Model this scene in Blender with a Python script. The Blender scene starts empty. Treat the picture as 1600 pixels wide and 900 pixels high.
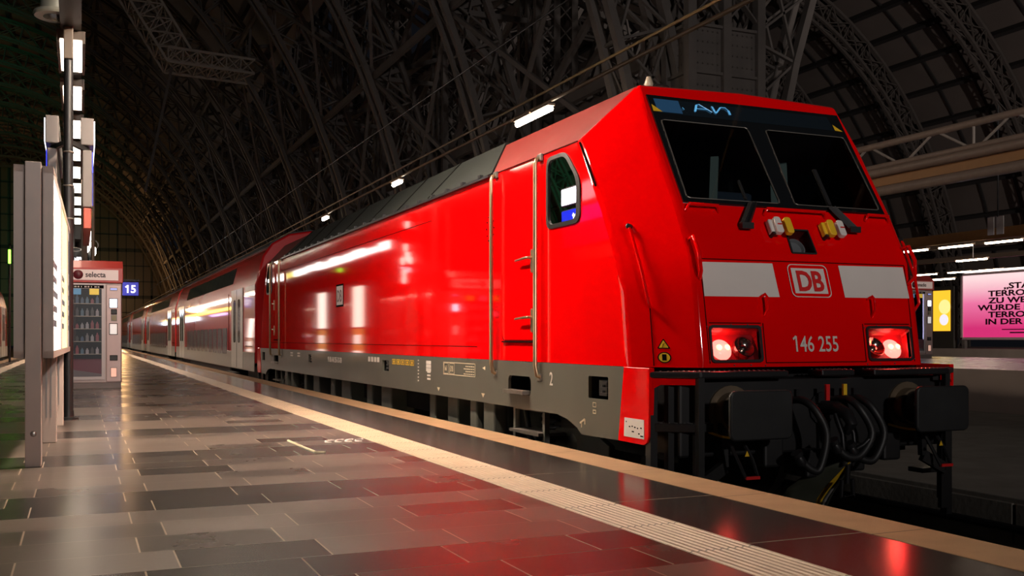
import bpy, bmesh, math, random
from mathutils import Vector, Matrix
random.seed(7)
C = bpy.context.scene.collection
sc = bpy.context.scene
PI = math.pi

# ------------------------------------------------------------------ camera, world, exposure
cam = bpy.data.cameras.new('camera'); camo = bpy.data.objects.new('camera', cam); C.objects.link(camo)
cam.sensor_width = 36; cam.lens = 1565/1600*36; cam.shift_y = 79/1600
cam.clip_start = .05; cam.clip_end = 800
camo.location = (0, 0, .91); camo.rotation_euler = (PI/2, 0, -math.radians(23.35))
sc.camera = camo
vs = sc.view_settings
vs.view_transform = 'Standard'; vs.look = 'None'; vs.gamma = 1; vs.exposure = 0.0; vs.use_curve_mapping = False
sc.cycles.use_denoising = True
sc.cycles.max_bounces = 8
sc.cycles.sample_clamp_indirect = 4
w = bpy.data.worlds.new('night'); sc.world = w; w.use_nodes = True
w.node_tree.nodes['Background'].inputs[0].default_value = (.55, .6, .8, 1)
w.node_tree.nodes['Background'].inputs[1].default_value = .006

LAMP = 15.0          # radiance of the platform luminaires
WARM = (1, .80, .62)
def light(name, kind, loc, power, col, size=.3, size_y=None, aim=None, spot=None):
    l = bpy.data.lights.new(name, kind); l.energy = power; l.color = col
    if kind == 'AREA':
        l.size = size
        if size_y: l.shape = 'RECTANGLE'; l.size_y = size_y
    else:
        l.shadow_soft_size = size
    if spot: l.spot_size = math.radians(spot); l.spot_blend = .6
    o = bpy.data.objects.new(name, l); C.objects.link(o); o.location = loc
    if aim is not None:
        o.rotation_euler = (Vector(aim)-Vector(loc)).to_track_quat('-Z', 'Y').to_euler()
    return o
# unseen pale spots, added as fill light for the dark roof, columns and nose
light('hall_fill', 'SPOT', (4, -14, 6.5), 7200, (1, .92, .87), .4, aim=(7, 40, 24), spot=84)
light('hall_fill', 'SPOT', (28, -8, 4.5), 26000, (1, .88, .80), .4, aim=(50, 45, 18), spot=80)
light('hall_fill', 'SPOT', (33, 8, 4.0), 420, (1, .85, .76), .4, aim=(20, 40, 12), spot=110)
light('green_flood', 'SPOT', (-14, 34, 5), 20000, (.10, 1, .40), .4, aim=(-30, 85, 16), spot=60)
light('hall_end_lamp', 'POINT', (6, 168, 9), 2600, (1, .55, .22), .6)
light('hall_end_lamp', 'POINT', (-3.5, 120, 6), 500, (1, .55, .2), .5)

# ------------------------------------------------------------------ materials
def nd(t, typ, **kw):
    n = t.nodes.new(typ)
    for k, v in kw.items(): setattr(n, k, v)
    return n
def mat(name, col, rough=.5, metal=0, coat=0, coat_rough=.08, var=.0, vscale=6, bump=0, bscale=40, rvar=0, spec=.5, stretch=None):
    m = bpy.data.materials.new(name); m.use_nodes = True; t = m.node_tree
    b = t.nodes['Principled BSDF']
    b.inputs['Base Color'].default_value = (*col, 1); b.inputs['Roughness'].default_value = rough
    b.inputs['Metallic'].default_value = metal; b.inputs['Coat Weight'].default_value = coat
    b.inputs['Coat Roughness'].default_value = coat_rough; b.inputs['Specular IOR Level'].default_value = spec
    tc = nd(t, 'ShaderNodeTexCoord'); src = tc.outputs['Object']
    if stretch:
        mp = nd(t, 'ShaderNodeMapping'); mp.inputs['Scale'].default_value = stretch
        t.links.new(src, mp.inputs[0]); src = mp.outputs[0]
    if var or rvar:
        n = nd(t, 'ShaderNodeTexNoise'); n.inputs['Scale'].default_value = vscale; n.inputs['Detail'].default_value = 5
        t.links.new(src, n.inputs['Vector'])
        if var:
            mx = nd(t, 'ShaderNodeMix', data_type='RGBA')
            mx.inputs[6].default_value = tuple(c*(1-var) for c in col)+(1,)
            mx.inputs[7].default_value = tuple(min(1, c*(1+var)) for c in col)+(1,)
            t.links.new(n.outputs['Fac'], mx.inputs[0]); t.links.new(mx.outputs[2], b.inputs['Base Color'])
        if rvar:
            mr = nd(t, 'ShaderNodeMapRange'); mr.inputs[3].default_value = max(0, rough-rvar); mr.inputs[4].default_value = rough+rvar
            t.links.new(n.outputs['Fac'], mr.inputs[0]); t.links.new(mr.outputs[0], b.inputs['Roughness'])
    if bump:
        n2 = nd(t, 'ShaderNodeTexNoise'); n2.inputs['Scale'].default_value = bscale; n2.inputs['Detail'].default_value = 3
        t.links.new(src, n2.inputs['Vector'])
        bp = nd(t, 'ShaderNodeBump'); bp.inputs['Strength'].default_value = bump; bp.inputs['Distance'].default_value = .01
        t.links.new(n2.outputs['Fac'], bp.inputs['Height']); t.links.new(bp.outputs[0], b.inputs['Normal'])
        if coat: t.links.new(bp.outputs[0], b.inputs['Coat Normal'])
    return m
def emis(name, col, s):
    m = bpy.data.materials.new(name); m.use_nodes = True; t = m.node_tree
    b = t.nodes['Principled BSDF']; b.inputs['Base Color'].default_value = (*col, 1)
    b.inputs['Emission Color'].default_value = (*col, 1); b.inputs['Emission Strength'].default_value = s
    b.inputs['Roughness'].default_value = .3
    return m
def glass(name, tint=(.5, .55, .55), refl=1.6):
    m = bpy.data.materials.new(name); m.use_nodes = True; t = m.node_tree
    for n in list(t.nodes): t.nodes.remove(n)
    out = nd(t, 'ShaderNodeOutputMaterial'); tr = nd(t, 'ShaderNodeBsdfTransparent'); tr.inputs[0].default_value = (*tint, 1)
    gl = nd(t, 'ShaderNodeBsdfGlossy'); gl.inputs['Roughness'].default_value = .01; gl.inputs[0].default_value = (.95, .97, 1, 1)
    fr = nd(t, 'ShaderNodeFresnel'); fr.inputs[0].default_value = refl
    mx = nd(t, 'ShaderNodeMixShader')
    t.links.new(fr.outputs[0], mx.inputs[0]); t.links.new(tr.outputs[0], mx.inputs[1]); t.links.new(gl.outputs[0], mx.inputs[2])
    t.links.new(mx.outputs[0], out.inputs[0]); return m

RED = mat('red_paint', (.84, .0005, .0012), .4, coat=.8, coat_rough=.05, var=.05, vscale=1.2, bump=.004, bscale=6, stretch=(1, 2.2, .3), spec=.0)
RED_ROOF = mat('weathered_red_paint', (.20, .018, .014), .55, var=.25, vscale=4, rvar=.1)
RED_COACH = mat('coach_red', (.60, .012, .016), .3, coat=1, coat_rough=.05, bump=.008, bscale=4, stretch=(1, 2.5, .4), spec=.3)
GREY_SKIRT = mat('skirt_grey', (.088, .086, .070), .45, coat=.15, var=.15, vscale=2.5, stretch=(1, 1, .5))
GREY_ROOF = mat('roof_grey', (.024, .028, .026), .7, spec=.2, var=.25, vscale=3)
GREY_LIGHT = mat('door_grey', (.42, .40, .35), .4, coat=.3, var=.06)
BLACK = mat('black_paint', (.012, .012, .013), .45, var=.3)
BLACKM = mat('black_steel', (.018, .018, .02), .4, metal=.3, var=.3)
RUBBER = mat('rubber', (.012, .012, .013), .5)
DARK = mat('dark_void', (.004, .004, .005), .9)
MASK = mat('mask_black', (.008, .009, .010), .12, coat=1, coat_rough=.03)
SEAM = mat('seam_dark', (.05, .004, .004), .9, spec=.0)
SEAMK = mat('seam_black', (.008, .007, .007), .9, spec=.0)
WHITE = mat('white_film', (.72, .66, .62), .4, var=.05)
YELLOW = mat('yellow_paint', (.8, .48, .02), .45, var=.1)
BRASS = mat('rail_metal', (.46, .33, .20), .3, metal=.85, var=.1)
STEEL = mat('steel', (.45, .43, .41), .3, metal=.9, var=.15)
STEELD = mat('worn_steel', (.20, .18, .16), .45, metal=.7, var=.35)
REDP = mat('red_plain', (.65, .015, .015), .4)
GLASS_CAB = glass('cab_glass', (.55, .62, .64), 1.45)
GLASS_SIDE = glass('side_glass', (.05, .055, .06), 2.1)
GLASS_CASE = glass('case_glass', (.9, .9, .9), 1.45)
GLASS_THIN = glass('thin_glass', (.95, .95, .95), 1.12)
_f = [n for n in GLASS_THIN.node_tree.nodes if n.type == 'MIX_SHADER'][0]
GLASS_THIN.node_tree.links.remove(_f.inputs[0].links[0]); _f.inputs[0].default_value = .12
COACHGLASS = mat('coach_window', (.02, .022, .025), .08, spec=.3)
COACHGLASS2 = mat('coach_window_lower', (.17, .15, .16), .12, spec=.3)
LETTER = mat('white_lettering', (.70, .64, .58), .5)
CREAM = mat('cream_lettering', (.62, .52, .36), .5)
POSTG = mat('post_grey', (.60, .48, .42), .38, coat=.2, var=.06, vscale=9)
POLEB = mat('pole_black', (.014, .014, .015), .4, var=.2)
IRON = mat('roof_iron', (.125, .107, .097), .7, var=.3, vscale=1.5)
IRON_DARK = mat('purlin_iron', (.035, .032, .032), .7)
SKIN = mat('roof_boards', (.17, .14, .125), .8, var=.2, vscale=.4)
CONCRETE = mat('concrete_dark', (.24, .22, .19), .75, var=.4, vscale=2.5, bump=.3, bscale=18)
BALLAST = mat('ballast', (.03, .028, .026), .9, var=.5, vscale=14, bump=.8, bscale=30)
PLAT = mat('far_platform', (.34, .28, .25), .26, var=.2, vscale=1.2)
PIPE = mat('painted_pipe', (.42, .30, .23), .45, var=.15)
ORANGE = mat('ochre_beam', (.55, .27, .10), .5, var=.12)
BLUE = mat('sign_blue', (.006, .012, .30), .25, coat=.6)
ALU = mat('aluminium', (.50, .44, .42), .35, metal=.4)
LAMPG = emis('lamp_tube', WARM, LAMP)
LAMPB = emis('lamp_tube_bright', WARM, 75.0)
LAMPF = emis('lamp_tube_far', (1, .82, .62), 38)

# ------------------------------------------------------------------ mesh helpers
class B:
    def __init__(s): s.bm = bmesh.new()
    def box(s, a, b):
        x0, y0, z0 = a; x1, y1, z1 = b
        v = [s.bm.verts.new(p) for p in ((x0,y0,z0),(x1,y0,z0),(x1,y1,z0),(x0,y1,z0),(x0,y0,z1),(x1,y0,z1),(x1,y1,z1),(x0,y1,z1))]
        for f in ((3,2,1,0),(4,5,6,7),(0,1,5,4),(1,2,6,5),(2,3,7,6),(3,0,4,7)): s.bm.faces.new([v[i] for i in f])
        return s
    def beam(s, p, q, wd, ht, up=(0, 0, 1)):
        p, q = Vector(p), Vector(q); d = (q-p)
        if d.length < 1e-6: return s
        d.normalize(); u = Vector(up)
        if abs(d.dot(u)) > .97: u = Vector((1, 0, 0))
        r = d.cross(u).normalized(); u = r.cross(d).normalized()
        c = []
        for b_ in (p, q):
            for sx, sz in ((-1,-1),(1,-1),(1,1),(-1,1)): c.append(s.bm.verts.new(b_+r*sx*wd/2+u*sz*ht/2))
        for f in ((3,2,1,0),(4,5,6,7),(0,1,5,4),(1,2,6,5),(2,3,7,6),(3,0,4,7)): s.bm.faces.new([c[i] for i in f])
        return s
    def tube(s, pts, r, n=10, cap=True, sm=False):
        pts = [Vector(p) for p in pts]; rings = []
        if sm:
            q = []; rr0 = r if isinstance(r, (list, tuple)) else [r]*len(pts); r = []
            for i in range(len(pts)-1):
                a, b_, c, d = pts[max(i-1, 0)], pts[i], pts[i+1], pts[min(i+2, len(pts)-1)]
                for k in range(5):
                    t = k/5; q.append(.5*((2*b_)+(c-a)*t+(2*a-5*b_+4*c-d)*t*t+(3*b_-a-3*c+d)*t**3)); r.append(rr0[i]*(1-t)+rr0[i+1]*t)
            q.append(pts[-1]); r.append(rr0[-1]); pts = q
        rr = r if isinstance(r, (list, tuple)) else [r]*len(pts)
        pu = None
        for i, p in enumerate(pts):
            d = (pts[min(i+1, len(pts)-1)]-pts[max(i-1, 0)])
            if d.length < 1e-9: d = Vector((0, 0, 1))
            d.normalize()
            u = pu if pu is not None else (Vector((0, 0, 1)) if abs(d.z) < .9 else Vector((1, 0, 0)))
            a = d.cross(u)
            if a.length < 1e-4: a = d.cross(Vector((1, 0, 0)))
            a.normalize(); u = a.cross(d).normalized(); pu = u
            rings.append([s.bm.verts.new(p+(a*math.cos(2*PI*k/n)+u*math.sin(2*PI*k/n))*rr[i]) for k in range(n)])
        for A, Bq in zip(rings, rings[1:]):
            for k in range(n): s.bm.faces.new((A[k], A[(k+1)%n], Bq[(k+1)%n], Bq[k]))
        if cap:
            s.bm.faces.new(rings[0][::-1]); s.bm.faces.new(rings[-1])
        return s
    def poly(s, pts):
        s.bm.faces.new([s.bm.verts.new(p) for p in pts]); return s
    def prism(s, pts, vec):
        vec = Vector(vec); a = [s.bm.verts.new(p) for p in pts]; b = [s.bm.verts.new(Vector(p)+vec) for p in pts]; n = len(a)
        s.bm.faces.new(a[::-1]); s.bm.faces.new(b)
        for i in range(n): s.bm.faces.new((a[i], a[(i+1)%n], b[(i+1)%n], b[i]))
        return s
    def holed(s, outer, holes):
        ed = []
        for lp in [outer]+list(holes):
            vv = [s.bm.verts.new(p) for p in lp]
            for i in range(len(vv)): ed.append(s.bm.edges.new((vv[i], vv[(i+1)%len(vv)])))
        bmesh.ops.triangle_fill(s.bm, edges=ed, use_beauty=True); return s
    def ring(s, a, b):
        """face strip between two closed loops of equal length"""
        A = [s.bm.verts.new(p) for p in a]; Bq = [s.bm.verts.new(p) for p in b]; n = len(A)
        for i in range(n): s.bm.faces.new((A[i], A[(i+1)%n], Bq[(i+1)%n], Bq[i]))
        return s
    def lathe(s, prof, c, axis, n=24):
        """prof: (r, h) along axis from c"""
        ax = Vector(axis).normalized(); u = Vector((0, 0, 1)) if abs(ax.z) < .9 else Vector((1, 0, 0))
        a = ax.cross(u).normalized(); b = ax.cross(a).normalized(); c = Vector(c); rings = []
        for r, h in prof:
            rings.append([s.bm.verts.new(c+ax*h+(a*math.cos(2*PI*k/n)+b*math.sin(2*PI*k/n))*max(r, 1e-4)) for k in range(n)])
        for A, Bq in zip(rings, rings[1:]):
            for k in range(n): s.bm.faces.new((A[k], A[(k+1)%n], Bq[(k+1)%n], Bq[k]))
        s.bm.faces.new(rings[0][::-1]); s.bm.faces.new(rings[-1]); return s
    def mirx(s, cx):
        """add the copy mirrored at the plane x = cx"""
        g = bmesh.ops.duplicate(s.bm, geom=s.bm.verts[:]+s.bm.edges[:]+s.bm.faces[:])
        vs_ = [e for e in g['geom'] if isinstance(e, bmesh.types.BMVert)]
        for v in vs_: v.co.x = 2*cx-v.co.x
        bmesh.ops.reverse_faces(s.bm, faces=[e for e in g['geom'] if isinstance(e, bmesh.types.BMFace)]); return s
    def out(s, name, m, parent=None, smooth=None, bevel=0, solid=0, seg=2, label=None, recalc=True):
        if recalc: bmesh.ops.recalc_face_normals(s.bm, faces=s.bm.faces[:])
        me = bpy.data.meshes.new(name); s.bm.to_mesh(me); s.bm.free()
        ms = m if isinstance(m, list) else [m]
        for k in ms: me.materials.append(k)
        o = bpy.data.objects.new(name, me); C.objects.link(o)
        if parent is not None:
            o.parent = parent; o.matrix_parent_inverse = Matrix.Translation(-wloc(parent))
        if solid:
            md = o.modifiers.new('solid', 'SOLIDIFY'); md.thickness = solid; md.offset = 0
        if bevel:
            md = o.modifiers.new('bevel', 'BEVEL'); md.width = bevel; md.segments = seg; md.limit_method = 'ANGLE'; md.angle_limit = math.radians(28)
        if smooth is not None:
            me.polygons.foreach_set('use_smooth', [True]*len(me.polygons))
            if smooth: me.set_sharp_from_angle(angle=math.radians(smooth))
        if label: o['label'] = label
        return o
def wloc(o):
    # parents stand at the world position of their own Empty, parts at the origin of their own mesh coordinates
    return Vector(o.location) if o.type == 'EMPTY' else Vector((0, 0, 0))
def thing(name, loc, label, cat, group=None):
    o = bpy.data.objects.new(name, None); C.objects.link(o); o.location = loc; o.empty_display_size = .2
    return tag(o, label, cat, group)
def tag(o, label, cat, group=None):
    o['label'] = label; o['category'] = cat
    if group: o['group'] = group
    return o
def struct(o): o['kind'] = 'structure'; return o
KIDS = {}
def dup(root, delta, label, group=None, rotz=None):
    """a copy of a thing, its parts and their sub-parts"""
    if not KIDS:
        pass
    def rec(o, par):
        c = o.copy(); C.objects.link(c)
        if par is not None:
            c.parent = par; c.matrix_parent_inverse = o.matrix_parent_inverse.copy()
        for ch in o.children: rec(ch, c)
        return c
    r = rec(root, None); r.location = Vector(root.location)+Vector(delta); r['label'] = label
    if rotz is not None: r.rotation_euler.z = rotz
    if group: r['group'] = group
    return r
def text_bm(txt, size, xform, depth=.002, sx=1.0, bold=0.0, align='LEFT', sp=1.0):
    cu = bpy.data.curves.new('lettering', 'FONT'); cu.body = txt; cu.size = size; cu.extrude = depth; cu.offset = bold
    cu.align_x = align; cu.space_character = sp; cu.resolution_u = 3
    o = bpy.data.objects.new('lettering', cu); C.objects.link(o)
    bpy.context.view_layer.update()
    me = bpy.data.meshes.new_from_object(o.evaluated_get(bpy.context.evaluated_depsgraph_get()))
    bpy.data.objects.remove(o); bpy.data.curves.remove(cu)
    b = B(); b.bm.from_mesh(me); bpy.data.meshes.remove(me)
    for v in b.bm.verts: v.co = Vector(xform(v.co.x*sx, v.co.y, v.co.z))
    return b
def rrect(x0, z0, x1, z1, r, n=4):
    p = []
    for cx, cz, a0 in ((x1-r, z0+r, -PI/2), (x1-r, z1-r, 0), (x0+r, z1-r, PI/2), (x0+r, z0+r, PI)):
        for k in range(n+1):
            a = a0+PI/2*k/n; p.append((cx+r*math.cos(a), cz+r*math.sin(a)))
    return p
def roundpoly(pts, r, n=3):
    """round the corners of a 2-D polygon"""
    o = []; L = len(pts)
    for i in range(L):
        p0, p1, p2 = Vector(pts[i-1]), Vector(pts[i]), Vector(pts[(i+1)%L])
        a = (p0-p1); b = (p2-p1); rr = min(r, a.length*.45, b.length*.45)
        s_, e_ = p1+a.normalized()*rr, p1+b.normalized()*rr
        for k in range(n+1):
            t = k/n; q = s_*(1-t)**2+p1*2*t*(1-t)+e_*t*t; o.append((q.x, q.y))
    return o
def lerp(x, xs, ys):
    if x <= xs[0]: return ys[0]+(x-xs[0])*(ys[1]-ys[0])/(xs[1]-xs[0])
    for i in range(len(xs)-1):
        if x <= xs[i+1]: return ys[i]+(x-xs[i])*(ys[i+1]-ys[i])/(xs[i+1]-xs[i])
    return ys[-1]
exec_parts = []

# ------------------------------------------------------------------ setting: platform, tracks, far platforms
def tile_mat():
    m = bpy.data.materials.new('platform_tiles'); m.use_nodes = True; t = m.node_tree; L = t.links.new
    b = t.nodes['Principled BSDF']; tc = nd(t, 'ShaderNodeTexCoord')
    mp = nd(t, 'ShaderNodeMapping'); mp.inputs['Location'].default_value = (-.37, -.175, 0); L(tc.outputs['Object'], mp.inputs[0])
    br = nd(t, 'ShaderNodeTexBrick', offset=.22, offset_frequency=2)
    br.inputs['Color1'].default_value = (0, 0, 0, 1); br.inputs['Color2'].default_value = (1, 1, 1, 1); br.inputs['Mortar'].default_value = (.5, .5, .5, 1)
    br.inputs['Scale'].default_value = 1; br.inputs['Mortar Size'].default_value = .0042; br.inputs['Mortar Smooth'].default_value = .2
    br.inputs['Brick Width'].default_value = .61; br.inputs['Row Height'].default_value = .363
    L(mp.outputs[0], br.inputs['Vector'])
    # every sixth pair of courses is laid in the darker stone
    sx = nd(t, 'ShaderNodeSeparateXYZ'); L(mp.outputs[0], sx.inputs[0])
    def mth(op, a, bv=None):
        n = nd(t, 'ShaderNodeMath', operation=op)
        if isinstance(a, (int, float)): n.inputs[0].default_value = a
        else: L(a, n.inputs[0])
        if bv is not None:
            if isinstance(bv, (int, float)): n.inputs[1].default_value = bv
            else: L(bv, n.inputs[1])
        return n.outputs[0]
    row = mth('FLOOR', mth('DIVIDE', sx.outputs[1], .363))
    md = mth('MODULO', mth('ADD', row, 63), 6)      # rows 15,16 -> 0,1
    band = mth('LESS_THAN', md, 1.5)
    no = nd(t, 'ShaderNodeTexNoise'); no.inputs['Scale'].default_value = 3.0; no.inputs['Detail'].default_value = 6; L(tc.outputs['Object'], no.inputs['Vector'])
    nf = nd(t, 'ShaderNodeTexNoise'); nf.inputs['Scale'].default_value = 28; nf.inputs['Detail'].default_value = 2; L(tc.outputs['Object'], nf.inputs['Vector'])
    bw = mth('ADD', br.outputs['Color'], 0)
    light_ = mth('SUBTRACT', mth('POWER', bw, .55), mth('MULTIPLY', band, .62))
    light_ = mth('MAXIMUM', light_, .05)
    mx = nd(t, 'ShaderNodeMix', data_type='RGBA'); mx.inputs[6].default_value = (.028, .026, .025, 1); mx.inputs[7].default_value = (.150, .118, .100, 1)
    L(light_, mx.inputs[0])
    m2 = nd(t, 'ShaderNodeMix', data_type='RGBA', blend_type='MULTIPLY'); m2.inputs[0].default_value = .55
    L(mx.outputs[2], m2.inputs[6])
    mul = mth('ADD', mth('ADD', mth('MULTIPLY', no.outputs['Fac'], .6), .42), mth('MULTIPLY', nf.outputs['Fac'], .25)); 
    cb = nd(t, 'ShaderNodeCombineColor'); L(mul, cb.inputs[0]); L(mul, cb.inputs[1]); L(mul, cb.inputs[2]); L(cb.outputs[0], m2.inputs[7])
    m3 = nd(t, 'ShaderNodeMix', data_type='RGBA'); rf = mth('FRACT', mth('ADD', mth('DIVIDE', sx.outputs[1], .363), .02))
    gf = mth('MULTIPLY', br.outputs['Fac'], mth('SUBTRACT', 1, mth('MULTIPLY', mth('LESS_THAN', rf, .04), .72)))
    L(gf, m3.inputs[0]); L(m2.outputs[2], m3.inputs[6]); m3.inputs[7].default_value = (.42, .33, .25, 1)
    L(m3.outputs[2], b.inputs['Base Color'])
    rg = mth('ADD', mth('ADD', .22, mth('MULTIPLY', light_, .09)), mth('MULTIPLY', no.outputs['Fac'], .05)); L(rg, b.inputs['Roughness'])
    bp = nd(t, 'ShaderNodeBump'); bp.inputs['Strength'].default_value = .12; bp.inputs['Distance'].default_value = .004
    b.inputs['Specular IOR Level'].default_value = .26
    return m
def strip_mat(name, col, joint, check=False):
    m = bpy.data.materials.new(name); m.use_nodes = True; t = m.node_tree; L = t.links.new
    b = t.nodes['Principled BSDF']; tc = nd(t, 'ShaderNodeTexCoord')
    no = nd(t, 'ShaderNodeTexNoise'); no.inputs['Scale'].default_value = 5; no.inputs['Detail'].default_value = 8; L(tc.outputs['Object'], no.inputs['Vector'])
    mx = nd(t, 'ShaderNodeMix', data_type='RGBA'); mx.inputs[6].default_value = tuple(c*.72 for c in col)+(1,); mx.inputs[7].default_value = tuple(c*1.15 for c in col)+(1,)
    L(no.outputs['Fac'], mx.inputs[0])
    sx = nd(t, 'ShaderNodeSeparateXYZ'); L(tc.outputs['Object'], sx.inputs[0])
    dv = nd(t, 'ShaderNodeMath', operation='DIVIDE'); L(sx.outputs[1], dv.inputs[0]); dv.inputs[1].default_value = joint
    fr = nd(t, 'ShaderNodeMath', operation='FRACT'); L(dv.outputs[0], fr.inputs[0])
    lt = nd(t, 'ShaderNodeMath', operation='LESS_THAN'); L(fr.outputs[0], lt.inputs[0]); lt.inputs[1].default_value = .012/joint
    m3 = nd(t, 'ShaderNodeMix', data_type='RGBA'); L(lt.outputs[0], m3.inputs[0]); L(mx.outputs[2], m3.inputs[6]); m3.inputs[7].default_value = tuple(c*.3 for c in col)+(1,)
    L(m3.outputs[2], b.inputs['Base Color']); b.inputs['Roughness'].default_value = .55
    if check:
        ck = nd(t, 'ShaderNodeTexChecker'); ck.inputs['Scale'].default_value = 45
        mp = nd(t, 'ShaderNodeMapping'); mp.inputs['Rotation'].default_value = (0, 0, PI/4); L(tc.outputs['Object'], mp.inputs[0]); L(mp.outputs[0], ck.inputs['Vector'])
        bp = nd(t, 'ShaderNodeBump'); bp.inputs['Strength'].default_value = .9; bp.inputs['Distance'].default_value = .006
        L(ck.outputs['Fac'], bp.inputs['Height']); L(bp.outputs[0], b.inputs['Normal'])
    return m
TILES = tile_mat()
COPING = strip_mat('edge_coping', (.40, .25, .135), 1.2, True)
TACTILE = strip_mat('tactile_paving', (.56, .42, .29), .6)
YEND = 192
struct(B().box((-2.6, -9, -.30), (2.70, YEND, 0)).out('floor', TILES))
BORDER = strip_mat('border_slabs', (.045, .038, .036), 1.22)
[n for n in BORDER.node_tree.nodes if n.type == 'MIX'][1].inputs[7].default_value = (.30, .23, .18, 1)
BORDER.node_tree.nodes['Principled BSDF'].inputs['Roughness'].default_value = .17
BORDER.node_tree.nodes['Principled BSDF'].inputs['Specular IOR Level'].default_value = .35
struct(B().box((2.70, -9, -.30), (3.38, YEND, 0)).out('trim_5', BORDER))
struct(B().box((3.38, -9, -.30), (3.72, YEND, .002)).out('trim_1', COPING))
struct(B().box((-2.95, -9, -.30), (-2.6, YEND, .002)).out('trim_2', COPING))
def tactile(name, x0, x1):
    b = B().box((x0, -9, -.02), (x1, YEND, .001)); n = 9; p = (x1-x0)/n
    for i in range(n):
        a = x0+p*(i+.18); c = a+p*.64
        b.prism([(a, -9, .001), (a+.006, -9, .006), (c-.006, -9, .006), (c, -9, .001)], (0, YEND+9, 0))
    struct(b.out(name, TACTILE))
tactile('trim_3', 2.378, 2.716); tactile('trim_4', -2.24, -1.9)
struct(B().box((-2.85, -9, -1.2), (3.60, YEND, -.30)).out('platform_wall', CONCRETE))
struct(B().box((-75, -14, -1.4), (90, 215, -.87)).out('trackbed', BALLAST))
# low concrete deck right of the train, its edge wall in cast panels with a pipe run along it
b = B().box((7.15, -9, -.87), (15.1, YEND, -.42))
for k in range(30): b.box((7.12, -9+k*3.0, -.80), (7.15, -9+k*3.0+2.97, -.46))
struct(b.out('deck', CONCRETE, bevel=.008))
struct(B().box((15.1, -9, -.87), (24.5, YEND, .35)).out('side_platform', [PLAT]))
struct(B().box((45, -9, -.87), (57, YEND, .35)).out('outer_platform', [PLAT]))
tag(B().tube([(7.08, -8, -.66), (7.08, 60, -.66)], .035, 8).out('wall_pipe', BLACKM), 'dark pipe running along the low concrete wall right of the rails', 'pipe')
tag(B().poly([(9.3, 6.9, -.416), (11.1, 6.6, -.416), (11.4, 7.6, -.416), (9.9, 7.9, -.416)]).out('deck_plate', mat('rust_plate', (.25, .12, .08), .6, var=.3), solid=.006),
    'rusty steel cover plate lying on the low concrete deck at the edge of view', 'cover plate')
def rail(x, label):
    b = B().prism([(x-.07, -9, -.87), (x+.07, -9, -.87), (x+.07, -9, -.85), (x+.012, -9, -.83), (x+.012, -9, -.735), (x+.036, -9, -.72), (x+.036, -9, -.69), (x-.036, -9, -.69), (x-.036, -9, -.72), (x-.012, -9, -.735), (x-.012, -9, -.83), (x-.07, -9, -.85)], (0, 200, 0))
    tag(b.out('rail', STEELD), label, 'rail', 'rails')
rail(5.4-.7535, 'steel rail under the locomotive nearest the tiled platform')
rail(5.4+.7535, 'steel rail under the locomotive beside the low concrete wall')
for x in (-4.54-.7535, -4.54+.7535): rail(x, 'steel rail under the red train beyond the display case')
# chalk-white scrawl and a flattened corner mark on the tiles
b = B()
for x0 in (2.03, 2.12, 2.21, 2.30):
    b.tube([(x0+.045*math.cos(a)+.03*math.sin(a), 8.74+.10*math.sin(a), .003) for a in [PI*.3+k*PI*1.3/8 for k in range(9)]], .010, 6)
tag(b.out('floor_scrawl', WHITE), 'white chalk scrawl of loops on the tiles beside the ribbed strip', 'scrawl')
b = B().tube([(1.70, 8.96, .002), (1.71, 8.5, .002), (1.73, 7.97, .002), (1.80, 7.93, .002)], .011, 6)
tag(b.out('floor_mark', CREAM), 'thin pale line marked on the tiles left of the chalk scrawl', 'floor mark')

# ------------------------------------------------------------------ locomotive
CX, YM = 5.4, 15.35
ZL = [.69, 1.24, 1.55, 1.98, 2.6]
YF = [6.36, 6.44, 6.50, 6.72, 7.09]
YC = [6.79, 6.86, 6.96, 7.20, 7.62]
HW, SW, ZT = 1.09, 1.49, 3.07
def yf(z): return lerp(z, [.3]+ZL+[ZT], [6.33]+YF+[7.375])
def yc(z): return lerp(z, ZL, YC)
def E(end):
    """front (end=0) or rear (end=1) mapping of (x offset, y, z)"""
    return (lambda x, y, z: (CX+x, y, z)) if end == 0 else (lambda x, y, z: (CX-x, 2*YM-y, z))
loco = thing('locomotive', (CX, YM, -.69), 'red electric locomotive at the platform with white-striped nose and lit red tail lamps', 'locomotive')
WIN = roundpoly([(8.22, 2.53), (7.86, 2.53), (7.61, 2.27), (7.615, 1.92), (8.22, 1.92)], .09, 4)
body = B()
HLX = (.545, .99); HLZ = (.742, .988); LMPX = .122; LMPZ = (1.60, 1.80)
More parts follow.
